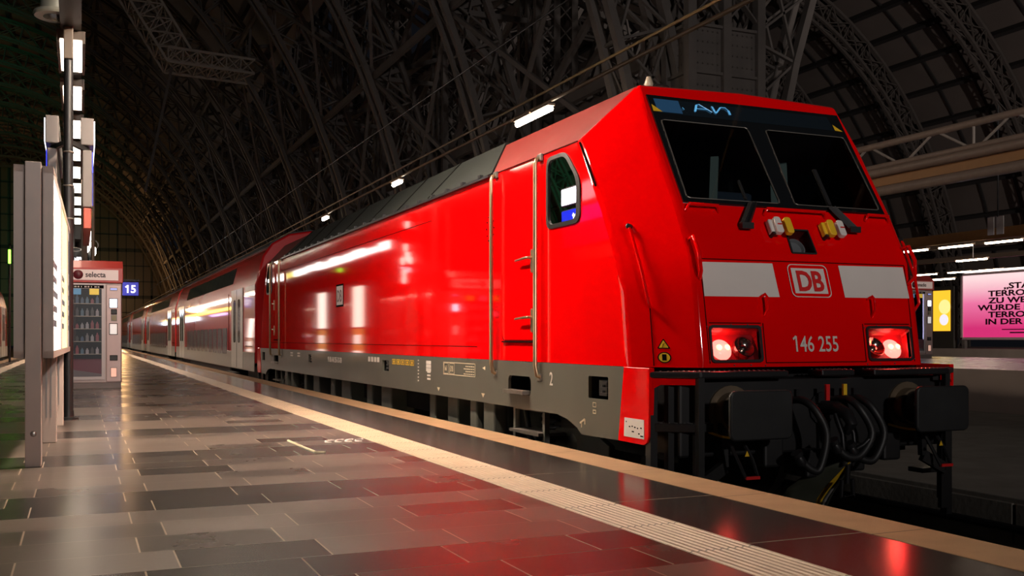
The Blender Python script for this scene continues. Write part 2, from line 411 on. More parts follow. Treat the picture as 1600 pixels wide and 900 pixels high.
for end in (0, 1):
    P = E(end)
    z0, z1 = ZL[0], ZL[1]
    body.holed([P(-HW, yf(z0), z0), P(HW, yf(z0), z0), P(HW, yf(z1), z1), P(-HW, yf(z1), z1)],
               [[P(s*x, yf(z), z) for x, z in rrect(HLX[0], HLZ[0], HLX[1], HLZ[1], .02, 2)] for s in (1, -1)])
    body.poly([P(-HW, yf(z1), z1), P(HW, yf(z1), z1), P(HW, YF[2], ZL[2]), P(-HW, YF[2], ZL[2])])
    body.holed([P(-HW, YF[2], ZL[2]), P(HW, YF[2], ZL[2]), P(HW, YF[3], ZL[3]), P(-HW, YF[3], ZL[3])],
               [[P(x, yf(z), z) for x, z in ((-LMPX, LMPZ[0]), (LMPX, LMPZ[0]), (LMPX-.01, LMPZ[1]), (-LMPX+.01, LMPZ[1]))]])
    for s in (1, -1):
        # red posts either side of the windscreen, chamfer panels, cab roof slope
        body.poly([P(s*HW, YF[3], ZL[3]), P(s*1.03, YF[3], ZL[3]), P(s*1.02, yf(2.96), 2.96), P(s*1.04, yf(ZT), ZT), P(s*HW, YF[4], ZL[4])])
        for i in range(4):
            body.poly([P(s*SW, YC[i], ZL[i]), P(s*HW, YF[i], ZL[i]), P(s*HW, YF[i+1], ZL[i+1]), P(s*SW, YC[i+1], ZL[i+1])])
        body.poly([P(s*SW, YC[4], ZL[4]), P(s*HW, YF[4], ZL[4]), P(s*1.04, 7.375, ZT)])
        body.poly([P(s*SW, YC[4], ZL[4]), P(s*1.04, 7.375, ZT), P(s*1.04, 10.25, ZT), P(s*SW, 9.56, ZL[4])])
    body.poly([P(-1.02, yf(2.96), 2.96), P(1.02, yf(2.96), 2.96), P(1.04, yf(ZT), ZT), P(0, yf(ZT)+.02, ZT+.035), P(-1.04, yf(ZT), ZT)])
    body.poly([P(-1.04, 7.375, ZT), P(0, 7.395, ZT+.035), P(0, 10.25, ZT+.035), P(-1.04, 10.25, ZT)])
    body.poly([P(1.04, 7.375, ZT), P(0, 7.395, ZT+.035), P(0, 10.25, ZT+.035), P(1.04, 10.25, ZT)])
for s in (-1, 1):
    x = CX+s*SW
    side = [(x, y, z) for y, z in zip(YC, ZL)]+[(x, 2*YM-y, z) for y, z in list(zip(YC, ZL))[::-1]]
    body.holed(side, [[(x, y, z) for y, z in WIN], [(x, 2*YM-y, z) for y, z in WIN]])
    body.poly([(x, YC[4], 2.6), (x, 9.56, 2.6), (x, 2*YM-9.56, 2.6), (x, 2*YM-YC[4], 2.6)][:0] or [(x, 9.0, 2.5999), (x, 9.1, 2.5999), (x, 9.1, 2.6), (x, 9.0, 2.6)])
bmesh.ops.remove_doubles(body.bm, verts=body.bm.verts[:], dist=.0008)
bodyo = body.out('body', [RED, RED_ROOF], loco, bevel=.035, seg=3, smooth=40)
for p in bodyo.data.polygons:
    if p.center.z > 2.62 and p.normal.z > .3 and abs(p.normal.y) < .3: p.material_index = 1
wn_ = bodyo.modifiers.new('normals', 'WEIGHTED_NORMAL'); wn_.weight = 90; wn_.keep_sharp = True
# grey roof
b = B()
for s in (-1, 1):
    sl = [(CX+s*(SW+.006), 9.56, 2.606), (CX+s*1.045, 10.25, ZT+.008), (CX+s*1.045, 2*YM-10.25, ZT+.008), (CX+s*(SW+.006), 2*YM-9.56, 2.606)]
    b.poly(sl); b.poly([(CX+s*1.045, 10.25, ZT+.008), (CX, 10.25, ZT+.045), (CX, 2*YM-10.25, ZT+.045), (CX+s*1.045, 2*YM-10.25, ZT+.008)])
roof = b.out('roof', GREY_ROOF, loco, solid=.02)
for yy in (11.6, 12.9, 14.3, 15.9, 17.4, 18.9, 20.2):
    B().beam((CX-SW-.008, yy, 2.61), (CX-1.045, yy+.05, ZT+.01), .018, .03, (0, 0, 1)).out('roof_joint', SEAMK, roof)
b = B()
for s in (-1, 1): b.box((CX+s*(SW+.02)-.02, 9.6, 2.575), (CX+s*(SW+.02)+.02, 2*YM-9.6, 2.602))
for k in range(22): b.box((CX-SW-.05, 9.8+k*.52, 2.60), (CX-SW-.01, 9.86+k*.52, 2.63))
b.out('gutter', BLACK, loco)
# skirt: grey side sills with wheel-arch notches and equipment openings
def front_low(y): return .25
SK = [(6.81, .69), (6.89, .11), (7.54, .10), (7.62, .15), (7.80, .21), (8.01, .24)]
prof = SK+[(2*YM-y, z) for y, z in SK[::-1]]
STEPH = [(8.57, .37, 9.11, .55)]; BOXH = [(7.07, .415, 7.41, .60), (13.28, .46, 13.6, .61), (18.25, .47, 18.55, .62)]
for s in (-1, 1):
    x = CX+s*1.492
    holes = [rrect(a, c, d, e, .05) for a, c, d, e in STEPH]+[rrect(a, c, d, e, .01, 1) for a, c, d, e in BOXH]
    holes += [[(2*YM-p, q) for p, q in h] for h in holes[:2]]
    b = B().holed([(x, y, z) for y, z in prof], [[(x, y, z) for y, z in h] for h in holes])
    sk = b.out('skirt', GREY_SKIRT, loco, solid=.03)
    for a, c, d, e in STEPH+BOXH+[(2*YM-d, c, 2*YM-a, e) for a, c, d, e in STEPH+BOXH[:1]]:
        xi = x-s*.22
        b = B().box((min(x-s*.02, xi), a-.02, c-.02), (max(x-s*.02, xi), d+.02, e+.02))
        b.bm.normal_update()
        bmesh.ops.delete(b.bm, geom=[f for f in b.bm.faces if (f.normal.x*s > .9)], context='FACES')
        b.out('opening_box', DARK, sk, recalc=False)
    # tread in the step hole
    for a, c, d, e in STEPH+[(2*YM-q[2], q[1], 2*YM-q[0], q[3]) for q in STEPH]:
        b = B().box((min(x, x+s*.03)-.06, a+.03, c+.01), (max(x, x+s*.03)+.01, d-.03, c+.045)); b.out('step_tread', STEELD, sk)
    for a, c, d, e in BOXH:
        b = B()
        b.box((x-.04-s*.05, a+.06, c+.04), (x+.04-s*.05, d-.14, e-.03)); b.tube([(x-s*.02, a+.12, c+.05), (x-s*.02, a+.12, e-.05)], .025, 8)
        for q in range(3): b.box((x-.03-s*.02, a+.03, c+.03+q*.045), (x+.03-s*.02, d-.18, c+.055+q*.045))
        b.out('socket', BLACKM, sk)
    # dark joint line between red wall and skirt
    b = B().box((x-.006, 6.85, .678), (x+.006, 2*YM-6.85, .692)); b.out('sill_line', SEAMK, sk)
    for end in (0, 1):
        P = E(end); ss = s if end == 0 else -s
        L_ = [(6.80, .69), (6.42, .69), (6.42, .50), (6.43, .18), (6.455, .13), (6.50, .11), (6.89, .11)]
        b = B().prism([P(ss*1.475, y, z) for y, z in L_], (P(ss*.045, 0, 0)[0]-CX, 0, 0))
        tA, tB = (1.515, 6.43), (1.20, 6.215)
        bar = [(0, .65), (1, .65), (1, .565), (.22, .565), (.05, .53), (0, .50)]
        b.prism([P(ss*(tA[0]+(tB[0]-tA[0])*t), tA[1]+(tB[1]-tA[1])*t, z) for t, z in bar], tuple(Vector(P(-ss*.02, .03, 0))-Vector(P(0, 0, 0))))
        fn = b.out('corner_plate', RED, loco, bevel=.004)
        b = B().prism([P(ss*(tA[0]+(tB[0]-tA[0])*t-.03), tA[1]+(tB[1]-tA[1])*t+.04, z) for t, z in bar], tuple(Vector(P(-ss*.03, .03, 0))-Vector(P(0, 0, 0)))); b.out('corner_frame', BLACK, fn)
        if s == -1 and end == 0:
            b = B().prism([P(-1.521, y, z) for y, z in ((6.79, .155), (6.49, .155), (6.49, .30), (6.78, .30))], (-.003, 0, 0))
            pl = b.out('label_plate', WHITE, fn, label='white rectangular data plate with small black marks')
            b = B()
            for (yy, zz, wd) in ((6.75, .27, .01), (6.70, .235, .02), (6.66, .24, .015), (6.62, .235, .02), (6.58, .23, .015), (6.53, .235, .02), (6.65, .20, .03), (6.56, .19, .02), (6.52, .175, .04)):
                b.box((CX-1.526, yy-wd/2, zz-.005), (CX-1.522, yy+wd/2, zz+.005))
            b.out('label_print', SEAMK, pl)

# windscreen assembly, both ends
def wsx(z): return 1.03-(z-1.98)*.012
for end in (0, 1):
    P0 = E(end)
    P = lambda x, z, d=.0, P0=P0: P0(x, yf(z)-d*.857, z+d*.51)
    # black glossy surround with two openings
    outer = [P(-1.03, 1.985, .006), P(1.03, 1.985, .006), P(1.018, 2.962, .006), P(-1.018, 2.962, .006)]
    pl = [(-.985, 2.02), (-.075, 2.02), (-.095, 2.725), (-.965, 2.725)]
    def H(pts, d): return [P(x, z, d) for x, z in pts]
    rl = roundpoly(pl, .03, 2); rr_ = [(-x, z) for x, z in rl][::-1]
    b = B().holed(outer, [H(rl, .006), H(rr_, .006)])
    mk = b.out('windscreen_surround', MASK, loco, solid=.012)
    for q, pp in enumerate((rl, rr_)):
        b = B().poly(H(pp, .004)); pn = b.out('windscreen_pane', GLASS_CAB, loco)
        n = len(pp)
        b = B()
        for i in range(n): b.beam(P(*pp[i], .014), P(*pp[(i+1) % n], .014), .012, .006)
        b.out('pane_trim', STEELD if end == 0 else BLACK, pn)
    # destination display window above the panes
    b = B().poly(H([(-.97, 2.79), (.90, 2.79), (.88, 2.93), (-.97, 2.93)], .014)); ds = b.out('destination_display', mat('display_glass', (.010, .016, .022), .08, coat=1), loco)
    if end == 0:
        b = B().poly(H([(-.965, 2.80), (-.72, 2.80), (-.72, 2.925), (-.965, 2.925)], .017)); b.out('display_panel', emis('blue_display', (.02, .07, .15), .25), ds, label='dim blue lit panel at the end of the display')
        LB = emis('blue_lettering', (.10, .38, .70), .55)
        b = B()
        def stroke(pts, wd):
            for i in range(len(pts)-1): b.beam(P(*pts[i], .018), P(*pts[i+1], .018), wd, .003)
        stroke([(-.700, 2.862), (-.690, 2.845)], .022)
        stroke([(-.585, 2.835), (-.545, 2.905), (-.52, 2.912), (-.41, 2.845)], .020); stroke([(-.56, 2.868), (-.44, 2.868)], .014)
        stroke([(-.385, 2.905), (-.372, 2.84), (-.30, 2.905)], .024); stroke([(-.345, 2.865), (-.30, 2.905), (-.25, 2.905), (-.225, 2.88), (-.225, 2.84)], .022)
        b.out('display_lettering', LB, ds, label='hand-drawn pale blue letters on the dark display')
        b = B().poly(H([(-1.01, 2.80), (-.92, 2.80), (-1.005, 2.865)], .018)); b.poly(H([(.90, 2.79), (.985, 2.785), (.90, 2.85)], .018))
        b.out('warning_triangle', YELLOW, mk)
    # cab interior: dark box with desk, two seats and a pale rear wall panel
    b = B().box(*[tuple(f(u, v) for u, v in zip(P0(-1.3, 9.25, 1.2), P0(1.3, 9.3, 2.75))) for f in (min, max)])
    b.box(*[tuple(f(u, v) for u, v in zip(P0(.35, 9.1, 1.2), P0(.75, 9.25, 2.5))) for f in (min, max)])
    b.out('cab_back_wall', mat('cab_wall', (.40, .48, .47), .7), loco)
    b = B().prism([P0(-1.0, 6.95, 1.90), P0(-1.0, 7.5, 1.86), P0(-1.0, 7.5, 1.2), P0(-1.0, 6.9, 1.2)], (2.0 if end == 0 else -2.0, 0, 0)); b.out('driving_desk', mat('desk', (.03, .04, .045), .5), loco)
    for sx in (-.5, .5):
        b = B().box(tuple(min(u, v) for u, v in zip(P0(sx-.22, 8.15, 1.6), P0(sx+.22, 8.3, 2.35))), tuple(max(u, v) for u, v in zip(P0(sx-.22, 8.15, 1.6), P0(sx+.22, 8.3, 2.35))))
        b.box(tuple(min(u, v) for u, v in zip(P0(sx-.22, 7.8, 1.6), P0(sx+.22, 8.3, 1.7))), tuple(max(u, v) for u, v in zip(P0(sx-.22, 7.8, 1.6), P0(sx+.22, 8.3, 1.7))))
        b.out('driver_seat', mat('seat_fabric', (.02, .03, .05), .9), loco, bevel=.04)
    b = B().beam(P0(.62, 7.6, 1.9), P0(.82, 7.9, 2.6), .16, .05); b.beam(P0(-.25, 7.45, 1.9), P0(-.12, 7.6, 2.55), .07, .04); b.out('sun_blind', mat('blind', (.16, .20, .18), .7), loco)
    # wipers
    for bx, tx in (((-.555, 1.80), (-.40, 1.99)), ((.545, 1.815), (.415, 2.0))):
        b = B()
        b.beam(P(*bx, .05), P(*tx, .04), .035, .03); b.beam(P(bx[0]+.05, bx[1], .05), P(tx[0]+.04, tx[1], .04), .03, .03)
        b.beam(P(bx[0]-.02, bx[1]-.01, .04), P(bx[0]+.09, bx[1]-.01, .04), .05, .05)
        bl = (tx[0]-.02, tx[0]-.02) if bx[0] < 0 else (.36, .47)
        b.out('wiper', BLACK, loco)
        b = B().beam(P(bl[0] if bx[0] < 0 else .44, 2.03, .02), P(bl[1] if bx[0] < 0 else .44, 2.20 if bx[0] < 0 else 2.36, .02), .018 if bx[0] < 0 else .035, .02); b.out('wiper_blade', DARK, loco)
    # red bars under the windscreen, vertical grips
    for x0, x1 in ((-1.03, -.72), (-.28, .35), (.78, 1.04)):
        B().tube([P(x0, 1.915, .0), P(x0+.02, 1.945, .045), P(x1-.02, 1.945, .045), P(x1, 1.915, .0)], .014, 8).out('sill_bar', RED, loco, smooth=60)
    for xa, za, xb, zb in ((-1.085, 1.66, -1.06, 1.39), (1.085, 1.66, 1.06, 1.39)):
        b = B().tube([P(xa*.985, za+.02, 0), P(xa, za, .07), P(xb*1.02, (za+zb)/2, .085), P(xb*1.01, zb, .07), P(xb*.985, zb-.02, 0)], .016, 8); b.out('grab_handle', RED, loco, smooth=60)
    for xa in (-.475, .605):
        b = B().tube([P(xa-.03, 1.232, 0), P(xa-.01, 1.232, .05), P(xa+.0, 1.20, .06), P(xa, 1.12, .06), P(xa, 1.09, 0)], .012, 8); b.out('grab_handle', RED, loco, smooth=60)
    # white stripes and number, badge
    b = B().poly(H([(-1.022, 1.232), (-.314, 1.236), (-.347, 1.505), (-1.019, 1.498)], .004)); b.out('white_stripe', WHITE, loco)
    b = B().poly(H([(.345, 1.243), (1.036, 1.247), (1.012, 1.512), (.317, 1.507)], .004)); b.out('white_stripe', WHITE, loco)
    sh = lambda x, z: (x+(1.37-z)*.10, z)
    bd = B().poly([P(*sh(x, z), .004) for x, z in rrect(-.20, 1.237, .20, 1.503, .045)]); bdg = bd.out('badge', RED, loco)
    rim = rrect(-.20, 1.237, .20, 1.503, .045)
    b = B().ring([P(*sh(x, z), .008) for x, z in rim], [P(*sh(x*.965, 1.37+(z-1.37)*.95), .008) for x, z in rim]); b.out('badge_rim', LETTER, bdg)
    b = B().poly([P(*sh(x, z), .008) for x, z in ((-.165, 1.268), (.165, 1.268), (.165, 1.472), (-.165, 1.472))]); b.out('badge_field', WHITE, bdg)
    text_bm('DB', .225, lambda x, y, z: P(*sh(x, 1.290+y), .012+z), .001, .92, .006, 'CENTER', .95).out('badge_letters', REDP, bdg)
    rn = text_bm('146 255', .175, lambda x, y, z: P(x, .805+y, .006+z), .001, .80, .0015, 'CENTER')
    xl = min((v.co.x-CX)*(1 if end == 0 else -1) for v in rn.bm.verts); zt_ = max(v.co.z for v in rn.bm.verts)
    rn.beam(P(xl+.008, zt_-.006, .006), P(xl-.022, zt_-.030, .006), .003, .018); rn.out('running_number', LETTER, loco)
    # panel joints of the nose
    b = B()
    for a, c in (((-1.03, 1.525), (1.03, 1.53)), ((-1.0, 1.03), (-.52, 1.03)), ((.52, 1.03), (1.0, 1.03)), ((-.50, 1.03), (-.50, .72)), ((.50, 1.03), (.50, .72)), ((-.5, .722), (.5, .722)), ((-1.03, 1.525), (-1.02, .72)), ((1.03, 1.525), (1.02, .72))):
        n = 4
        for i in range(n):
            q0 = [a[j]+(c[j]-a[j])*i/n for j in (0, 1)]; q1 = [a[j]+(c[j]-a[j])*(i+1)/n for j in (0, 1)]
            b.beam(P(*q0, .0), P(*q1, .0), .007, .008)
    b.out('panel_joint', SEAM, loco)
    # head and tail lamps
    for s in (-1, 1):
        D = .10
        fr_ = rrect(HLX[0], HLZ[0], HLX[1], HLZ[1], .02, 2)
        b = B().ring([P(s*x, z, .0) for x, z in fr_], [P(s*x, z, -D) for x, z in fr_]); b.poly([P(s*x, z, -D) for x, z in fr_])
        hl = b.out('headlight_housing', mat('lamp_housing', (.30, .012, .018), .25, coat=.6), loco)
        fo = rrect(HLX[0]-.02, HLZ[0]-.02, HLX[1]+.02, HLZ[1]+.02, .03, 2)
        b = B().ring([P(s*x, z, .012) for x, z in fo], [P(s*x, z, .012) for x, z in fr_]); b.ring([P(s*x, z, .012) for x, z in fo], [P(s*x, z, -.004) for x, z in fo]); b.ring([P(s*x, z, .012) for x, z in fr_], [P(s*x, z, -.03) for x, z in fr_])
        b.out('headlight_bezel', BLACK, hl)
        cx_, cz_ = s*.857, .866
        a0 = Vector(P(cx_, cz_, -D+.005)); nrm = (Vector(P(cx_, cz_, 1))-Vector(P(cx_, cz_, 0))).normalized()
        b = B().lathe([(.088, 0), (.088, .018), (.078, .034), (.055, .046), (.02, .052)], a0, nrm, 24)
        if end == 0:
            b.out('tail_lamp', TAILM if 'TAILM' in globals() else globals().setdefault('TAILM', emis('tail_lamp_red', (1, .20, .16), 3.0)), hl, smooth=50, label='glowing red tail lamp')
            b = B()
            for dx in (-.038, .036): b.lathe([(.024, 0), (.020, .012), (.002, .016)], a0+Vector((dx*(1 if end == 0 else -1), 0, 0))+nrm*.047, nrm, 12)
            b.out('tail_lamp_bulb', globals().setdefault('BULBM', emis('lamp_filament', (1, .66, .20), 5)), hl, smooth=50)
        else:
            b.out('tail_lamp', REDP, hl, smooth=50)
        a1 = Vector(P(s*.656, .872, -D+.004))
        b = B().lathe([(.090, 0), (.090, .05), (.082, .05), (.06, .022), (.03, .010), (.025, .035), (.004, .045)], a1, nrm, 24); b.out('headlight_reflector', mat('chrome', (.6, .5, .45), .15, metal=1), hl, smooth=35)
        b = B().poly([P(s*x, z, .004) for x, z in fr_]); b.out('headlight_cover', GLASS_CASE, hl)
        if end == 0:
            lt = bpy.data.lights.new('tail_lamp_light', 'POINT'); lt.energy = 4.0; lt.color = (1, .03, .03); lt.shadow_soft_size = .06
            lo = bpy.data.objects.new('tail_lamp_light', lt); C.objects.link(lo); lo.location = a0+nrm*.09; lo.parent = hl
        b = B()
        for px, pz in ((HLX[0]-.035, .70), (HLX[0]+.1, .705), (.8, .705), (HLX[1]+.03, .74), (HLX[0]+.1, 1.015), (.8, 1.015), (HLX[1]+.03, 1.0), (HLX[0]-.03, 1.0)):
            b.lathe([(.007, 0), (.005, .006)], P(s*px, pz, 0), nrm, 6)
        b.out('bezel_screw', STEELD, hl)
    # top lamp in a recess
    D = .12
    op = [(-LMPX, LMPZ[0]), (LMPX, LMPZ[0]), (LMPX-.01, LMPZ[1]), (-LMPX+.01, LMPZ[1])]
    b = B().ring([P(x, z, 0) for x, z in op], [P(x, z, -D) for x, z in op]); b.poly([P(x, z, -D) for x, z in op]); tl = b.out('top_lamp_housing', mat('lamp_recess', (.10, .008, .008), .4), loco)
    b = B()
    for i in range(4): b.beam(P(*op[i], .004), P(*op[(i+1) % 4], .004), .014, .012)
    b.out('lamp_frame', BLACK, tl)
    a1 = Vector(P(.0, 1.69, -D+.01)); nrm = (Vector(P(0, 1.69, 1))-Vector(P(0, 1.69, 0))).normalized()
    b = B().lathe([(.085, 0), (.085, .05), (.072, .052), (.062, .03), (.03, .02), (.005, .016)], a1, nrm, 24); b.out('top_lamp', mat('dull_lens', (.12, .13, .14), .15, coat=1), tl, smooth=35)
    # jumper-cable sockets, white and yellow
    for x0, c0, c1 in ((-.30, WHITE, YELLOW), (.238, YELLOW, WHITE)):
        b = B().prism([P(x0-.005, 1.735, .012), P(x0+.05, 1.735, .012), P(x0+.05, 1.845, .012), P(x0-.005, 1.845, .012)], tuple(Vector(P(0, 1.8, .05))-Vector(P(0, 1.8, 0)))); st = b.out('cable_socket', c0, loco, bevel=.01)
        for k, cc in ((0, c0), (1, c1)):
            xx = x0+.045+k*.082-.02*(1-k)
            cap = roundpoly([(xx, 1.715), (xx+.068, 1.715), (xx+.068, 1.848), (xx, 1.848)], .022, 3)
            b = B().prism([P(x, z, .05) for x, z in cap], tuple(Vector(P(0, 1.8, .045))-Vector(P(0, 1.8, 0)))); b.out('socket_cap', cc, st, bevel=.008, label='white cap with a red mark' if cc is WHITE else 'yellow cap')
            if cc is WHITE:
                b = B().prism([P(xx+.02, 1.778, .096), P(xx+.06, 1.778, .096), P(xx+.06, 1.788, .096), P(xx+.02, 1.788, .096)], tuple(Vector(P(0, 1.8, .003))-Vector(P(0, 1.8, 0)))); b.out('socket_mark', REDP, st)
        b = B().lathe([(.02, 0), (.02, .06)], P(x0+.02, 1.735, .0), nrm, 10); b.out('socket_pin', BLACK, st)
    # running boards above the buffers with open-grid tops, red pieces and tread studs
    for x0, x1, ya in ((-1.52, -.42, 6.19), (.42, 1.52, 6.19), (-.06, .27, 6.24)):
        lo_ = P0(x0, ya, .615); hi = P0(x1, 6.42, .665)
        pl_ = [(x0, 6.42), (x0+(.30 if x0 < -1 else 0), ya), (x1-(.30 if x1 > 1 else 0), ya), (x1, 6.42)]
        b = B().prism([P0(x, y, .615) for x, y in pl_], (0, 0, .05)); rb = b.out('running_board', BLACKM, loco, bevel=.012)
        b = B(); n = int((x1-x0)/.045)
        for i in range(n):
            for j in range(3):
                b.lathe([(.010, 0), (.006, .006)], P0(x0+.04+i*.045, max(ya+.03+j*.07, 6.26+(abs(x0+.04+i*.045)-1.25)*.75), .664), (0, 0, 1), 6)
        b.out('tread_stud', STEEL, rb)
    # headstock, buffers
    lo_ = P0(-1.32, 6.32, .02); hi = P0(1.32, 6.75, .60)
    b = B().box(tuple(min(u, v) for u, v in zip(lo_, hi)), tuple(max(u, v) for u, v in zip(lo_, hi))); b.out('headstock', BLACK, loco, bevel=.02)
    for s in (-1, 1):
        bx = s*.875
        b = B().lathe([(.20, 0), (.20, .03), (.15, .03), (.15, .10), (.145, .11)], P0(bx, 6.33, .355), Vector(P0(0, -1, 0))-Vector(P0(0, 0, 0)), 24); bf = b.out('buffer', mat('buffer_iron', (.16, .12, .08), .45, metal=.5, var=.4), loco, smooth=40)
        b = B().lathe([(.128, .08), (.132, .22), (.122, .30), (.118, .38)], P0(bx, 6.33, .355), Vector(P0(0, -1, 0))-Vector(P0(0, 0, 0)), 24); b.out('buffer_barrel', BLACKM, bf, smooth=40)
        pts = rrect(bx-.275, .175, bx+.275, .535, .05, 4)
        b = B().prism([P0(x, 5.955, z) for x, z in pts], tuple(Vector(P0(0, -.035, 0))-Vector(P0(0, 0, 0)))); b.out('buffer_plate', mat('buffer_face', (.020, .021, .022), .5, metal=.2, var=.5, vscale=5), bf, bevel=.012, smooth=30)
        b = B().prism([P0(bx-.135, 6.09, .37), P0(bx-.135, 6.03, .37), P0(bx-.135, 6.03, .40), P0(bx-.135, 6.09, .40)], tuple(Vector(P0(-.004, 0, 0))-Vector(P0(0, 0, 0)))); b.out('buffer_tag', LETTER, bf)
        b = B().tube([P0(bx-.20, 6.30, .21), P0(bx-.17, 6.15, .185), P0(bx-.05, 6.02, .18), P0(bx+.12, 5.99, .185)], .010, 6, True, True); b.out('buffer_cord', YELLOW, bf, smooth=60)
        # bracket with red-tipped shunting loop below
        o_ = -.12 if s < 0 else .02
        b = B().tube([P0(bx+o_-.02, 6.12, .14), P0(bx+o_+.0, 6.05, .02), P0(bx+o_+.03, 6.0, -.10), P0(bx+o_+.14, 6.0, -.10), P0(bx+o_+.13, 6.05, .02), P0(bx+o_+.10, 6.12, .14)], .014, 6); sl = b.out('shunting_loop', BLACK, loco, smooth=50)
        b = B().beam(P0(bx+o_+.025, 5.995, -.103), P0(bx+o_+.145, 5.995, -.103), .032, .022); b.out('loop_tip', REDP, sl)
        b = B().prism([P0(bx+o_+.045, 6.03, .05), P0(bx+o_+.085, 6.03, .05), P0(bx+o_+.065, 6.03, .09)], tuple(Vector(P0(0, -.004, 0))-Vector(P0(0, 0, 0)))); b.out('loop_sign', YELLOW, sl)
        # corner step frame
        xs = s*1.21
        b = B()
        b.beam(P0(xs, 6.22, .62), P0(xs, 6.22, -.18), .055, .05); b.beam(P0(s*1.475, 6.46, .60), P0(s*1.475, 6.46, -.60), .07, .06); b.beam(P0(s*1.36, 6.40, .60), P0(s*1.36, 6.40, -.45), .06, .05)
        b.beam(P0(xs, 6.22, -.17), P0(s*.98, 6.24, -.05), .05, .09); b.beam(P0(s*.98, 6.24, -.05), P0(s*.98, 6.26, .28), .05, .05); b.beam(P0(xs, 6.25, .2), P0(xs, 6.25, -.50), .04, .06)
        sf = b.out('step_frame', BLACK, loco)
        b = B().prism([P0(s*x, y, .215) for x, y in ((1.49, 6.44), (1.22, 6.23), (1.08, 6.23), (1.08, 6.5), (1.49, 6.5))], (0, 0, .065))
        b.out('step_plate', BLACKM, sf, bevel=.006)
        b = B().prism([P0(s*x, y, -.20) for x, y in ((1.25, 6.24), (.98, 6.24), (.98, 6.4), (1.25, 6.4))], (0, 0, .04))
        b.out('step_plate', BLACKM, sf, bevel=.006)
        b = B()
        for i in range(8):
            for j in range(8): b.lathe([(.009, 0), (.005, .006)], P0(s*(1.11+i*.045), 6.27+j*.027+max(0, (i-3)*.032), .28), (0, 0, 1), 6)
        b.out('step_stud', STEEL, sf)
    # drawhook, screw coupling, hoses, plough
    b = B().tube([P0(0, 6.33, .36), P0(0, 6.15, .37), P0(0, 6.03, .33), P0(0, 5.98, .26), P0(.0, 6.03, .20), P0(0, 6.1, .21)], [.06, .055, .05, .045, .035, .02], 10)
    b.lathe([(.13, 0), (.13, .03)], P0(0, 6.33, .36), Vector(P0(0, -1, 0))-Vector(P0(0, 0, 0)), 12); b.out('draw_hook', BLACKM, loco, smooth=50)
    b = B()
    for dx in (-.055, .055): b.tube([P0(dx, 6.10, .33), P0(dx, 6.02, .18), P0(dx, 6.0, .02), P0(dx*.8, 6.02, -.06)], .016, 8)
    b.tube([P0(-.10, 6.02, .02), P0(.10, 6.02, .02)], .03, 8); b.tube([P0(0, 6.02, .02), P0(0, 6.03, -.20)], .022, 8)
    b.tube([P0(-.05, 6.03, -.17), P0(-.06, 6.03, -.30), P0(.06, 6.03, -.30), P0(.05, 6.03, -.17)], .018, 8); b.tube([P0(.0, 6.02, .03), P0(.10, 5.96, .10), P0(.14, 5.95, .14)], .018, 8)
    b.out('screw_coupling', BLACKM, loco, smooth=50)
    for (xa, xb, dz) in ((-.34, -.40, -.10), (.10, -.06, -.02), (.22, .10, -.05)):
        b = B().tube([P0(xa, 6.33, .42), P0(xa, 6.14, .44), P0(xa+(xb-xa)*.1+.05, 6.03, .36), P0(xa+.10, 5.98, .18), P0(xa*.5+xb*.5+.06, 5.97, .04+dz), P0(xb+.02, 5.98, .03+dz), P0(xb-.05, 6.0, .09+dz)], .030, 10, True, True); hs = b.out('brake_hose', RUBBER, loco, smooth=50)
        b = B().lathe([(.036, 0), (.040, .04), (.030, .07), (.045, .08), (.045, .11)], P0(xb-.05, 6.0, .07+dz), Vector((-.5, 0, .8)), 10); b.out('hose_head', BLACKM, hs, smooth=40)
        b = B().beam(P0(xa, 6.20, .43), P0(xa, 6.20, .52), .03, .03); b.out('angle_cock', BLACKM, hs)
    for xx, mm in ((-.07, REDP), (.10, YELLOW)):
        b = B().prism([P0(xx-.017, 6.18, .43), P0(xx+.017, 6.18, .43), P0(xx+.017, 6.18, .555), P0(xx-.017, 6.18, .555)], tuple(Vector(P0(0, -.02, 0))-Vector(P0(0, 0, 0)))); b.out('cock_handle', mm, loco, label='red cock lever' if mm is REDP else 'yellow cock lever')
    for xx, zz in ((-.55, .05), (-.15, -.05), (.25, -.02), (.62, .05)):
        b = B().box(*[tuple(f(u, v) for u, v in zip(P0(xx-.09, 6.2, zz-.12), P0(xx+.09, 6.5, zz+.10))) for f in (min, max)]); b.out('pipe_box', BLACK, loco, bevel=.02)
    # plough: two curved wings meeting in a nose
    for s in (-1, 1):
        b = B(); rows = []
        PR = ((-.01, .02, 5.99, 6.0), (-.09, .13, 6.05, 6.15), (-.18, .21, 6.13, 6.30), (-.27, .25, 6.22, 6.42), (-.35, .25, 6.29, 6.48), (-.43, .20, 6.34, 6.48), (-.52, .10, 6.40, 6.48))
        for z, wd, yn, ye in PR:
            rows.append([b.bm.verts.new(P0(s*wd*k/5, yn+(ye-yn)*(k/5)**1.3, z)) for k in range(6)])
        for A, Bq in zip(rows, rows[1:]):
            for k in range(5): b.bm.faces.new((A[k], A[k+1], Bq[k+1], Bq[k]))
        pg = b.out('plough', mat('plough_grey', (.075, .08, .06), .4, metal=.2, var=.4), loco, solid=.02, smooth=60)
        if s > 0 or end: continue
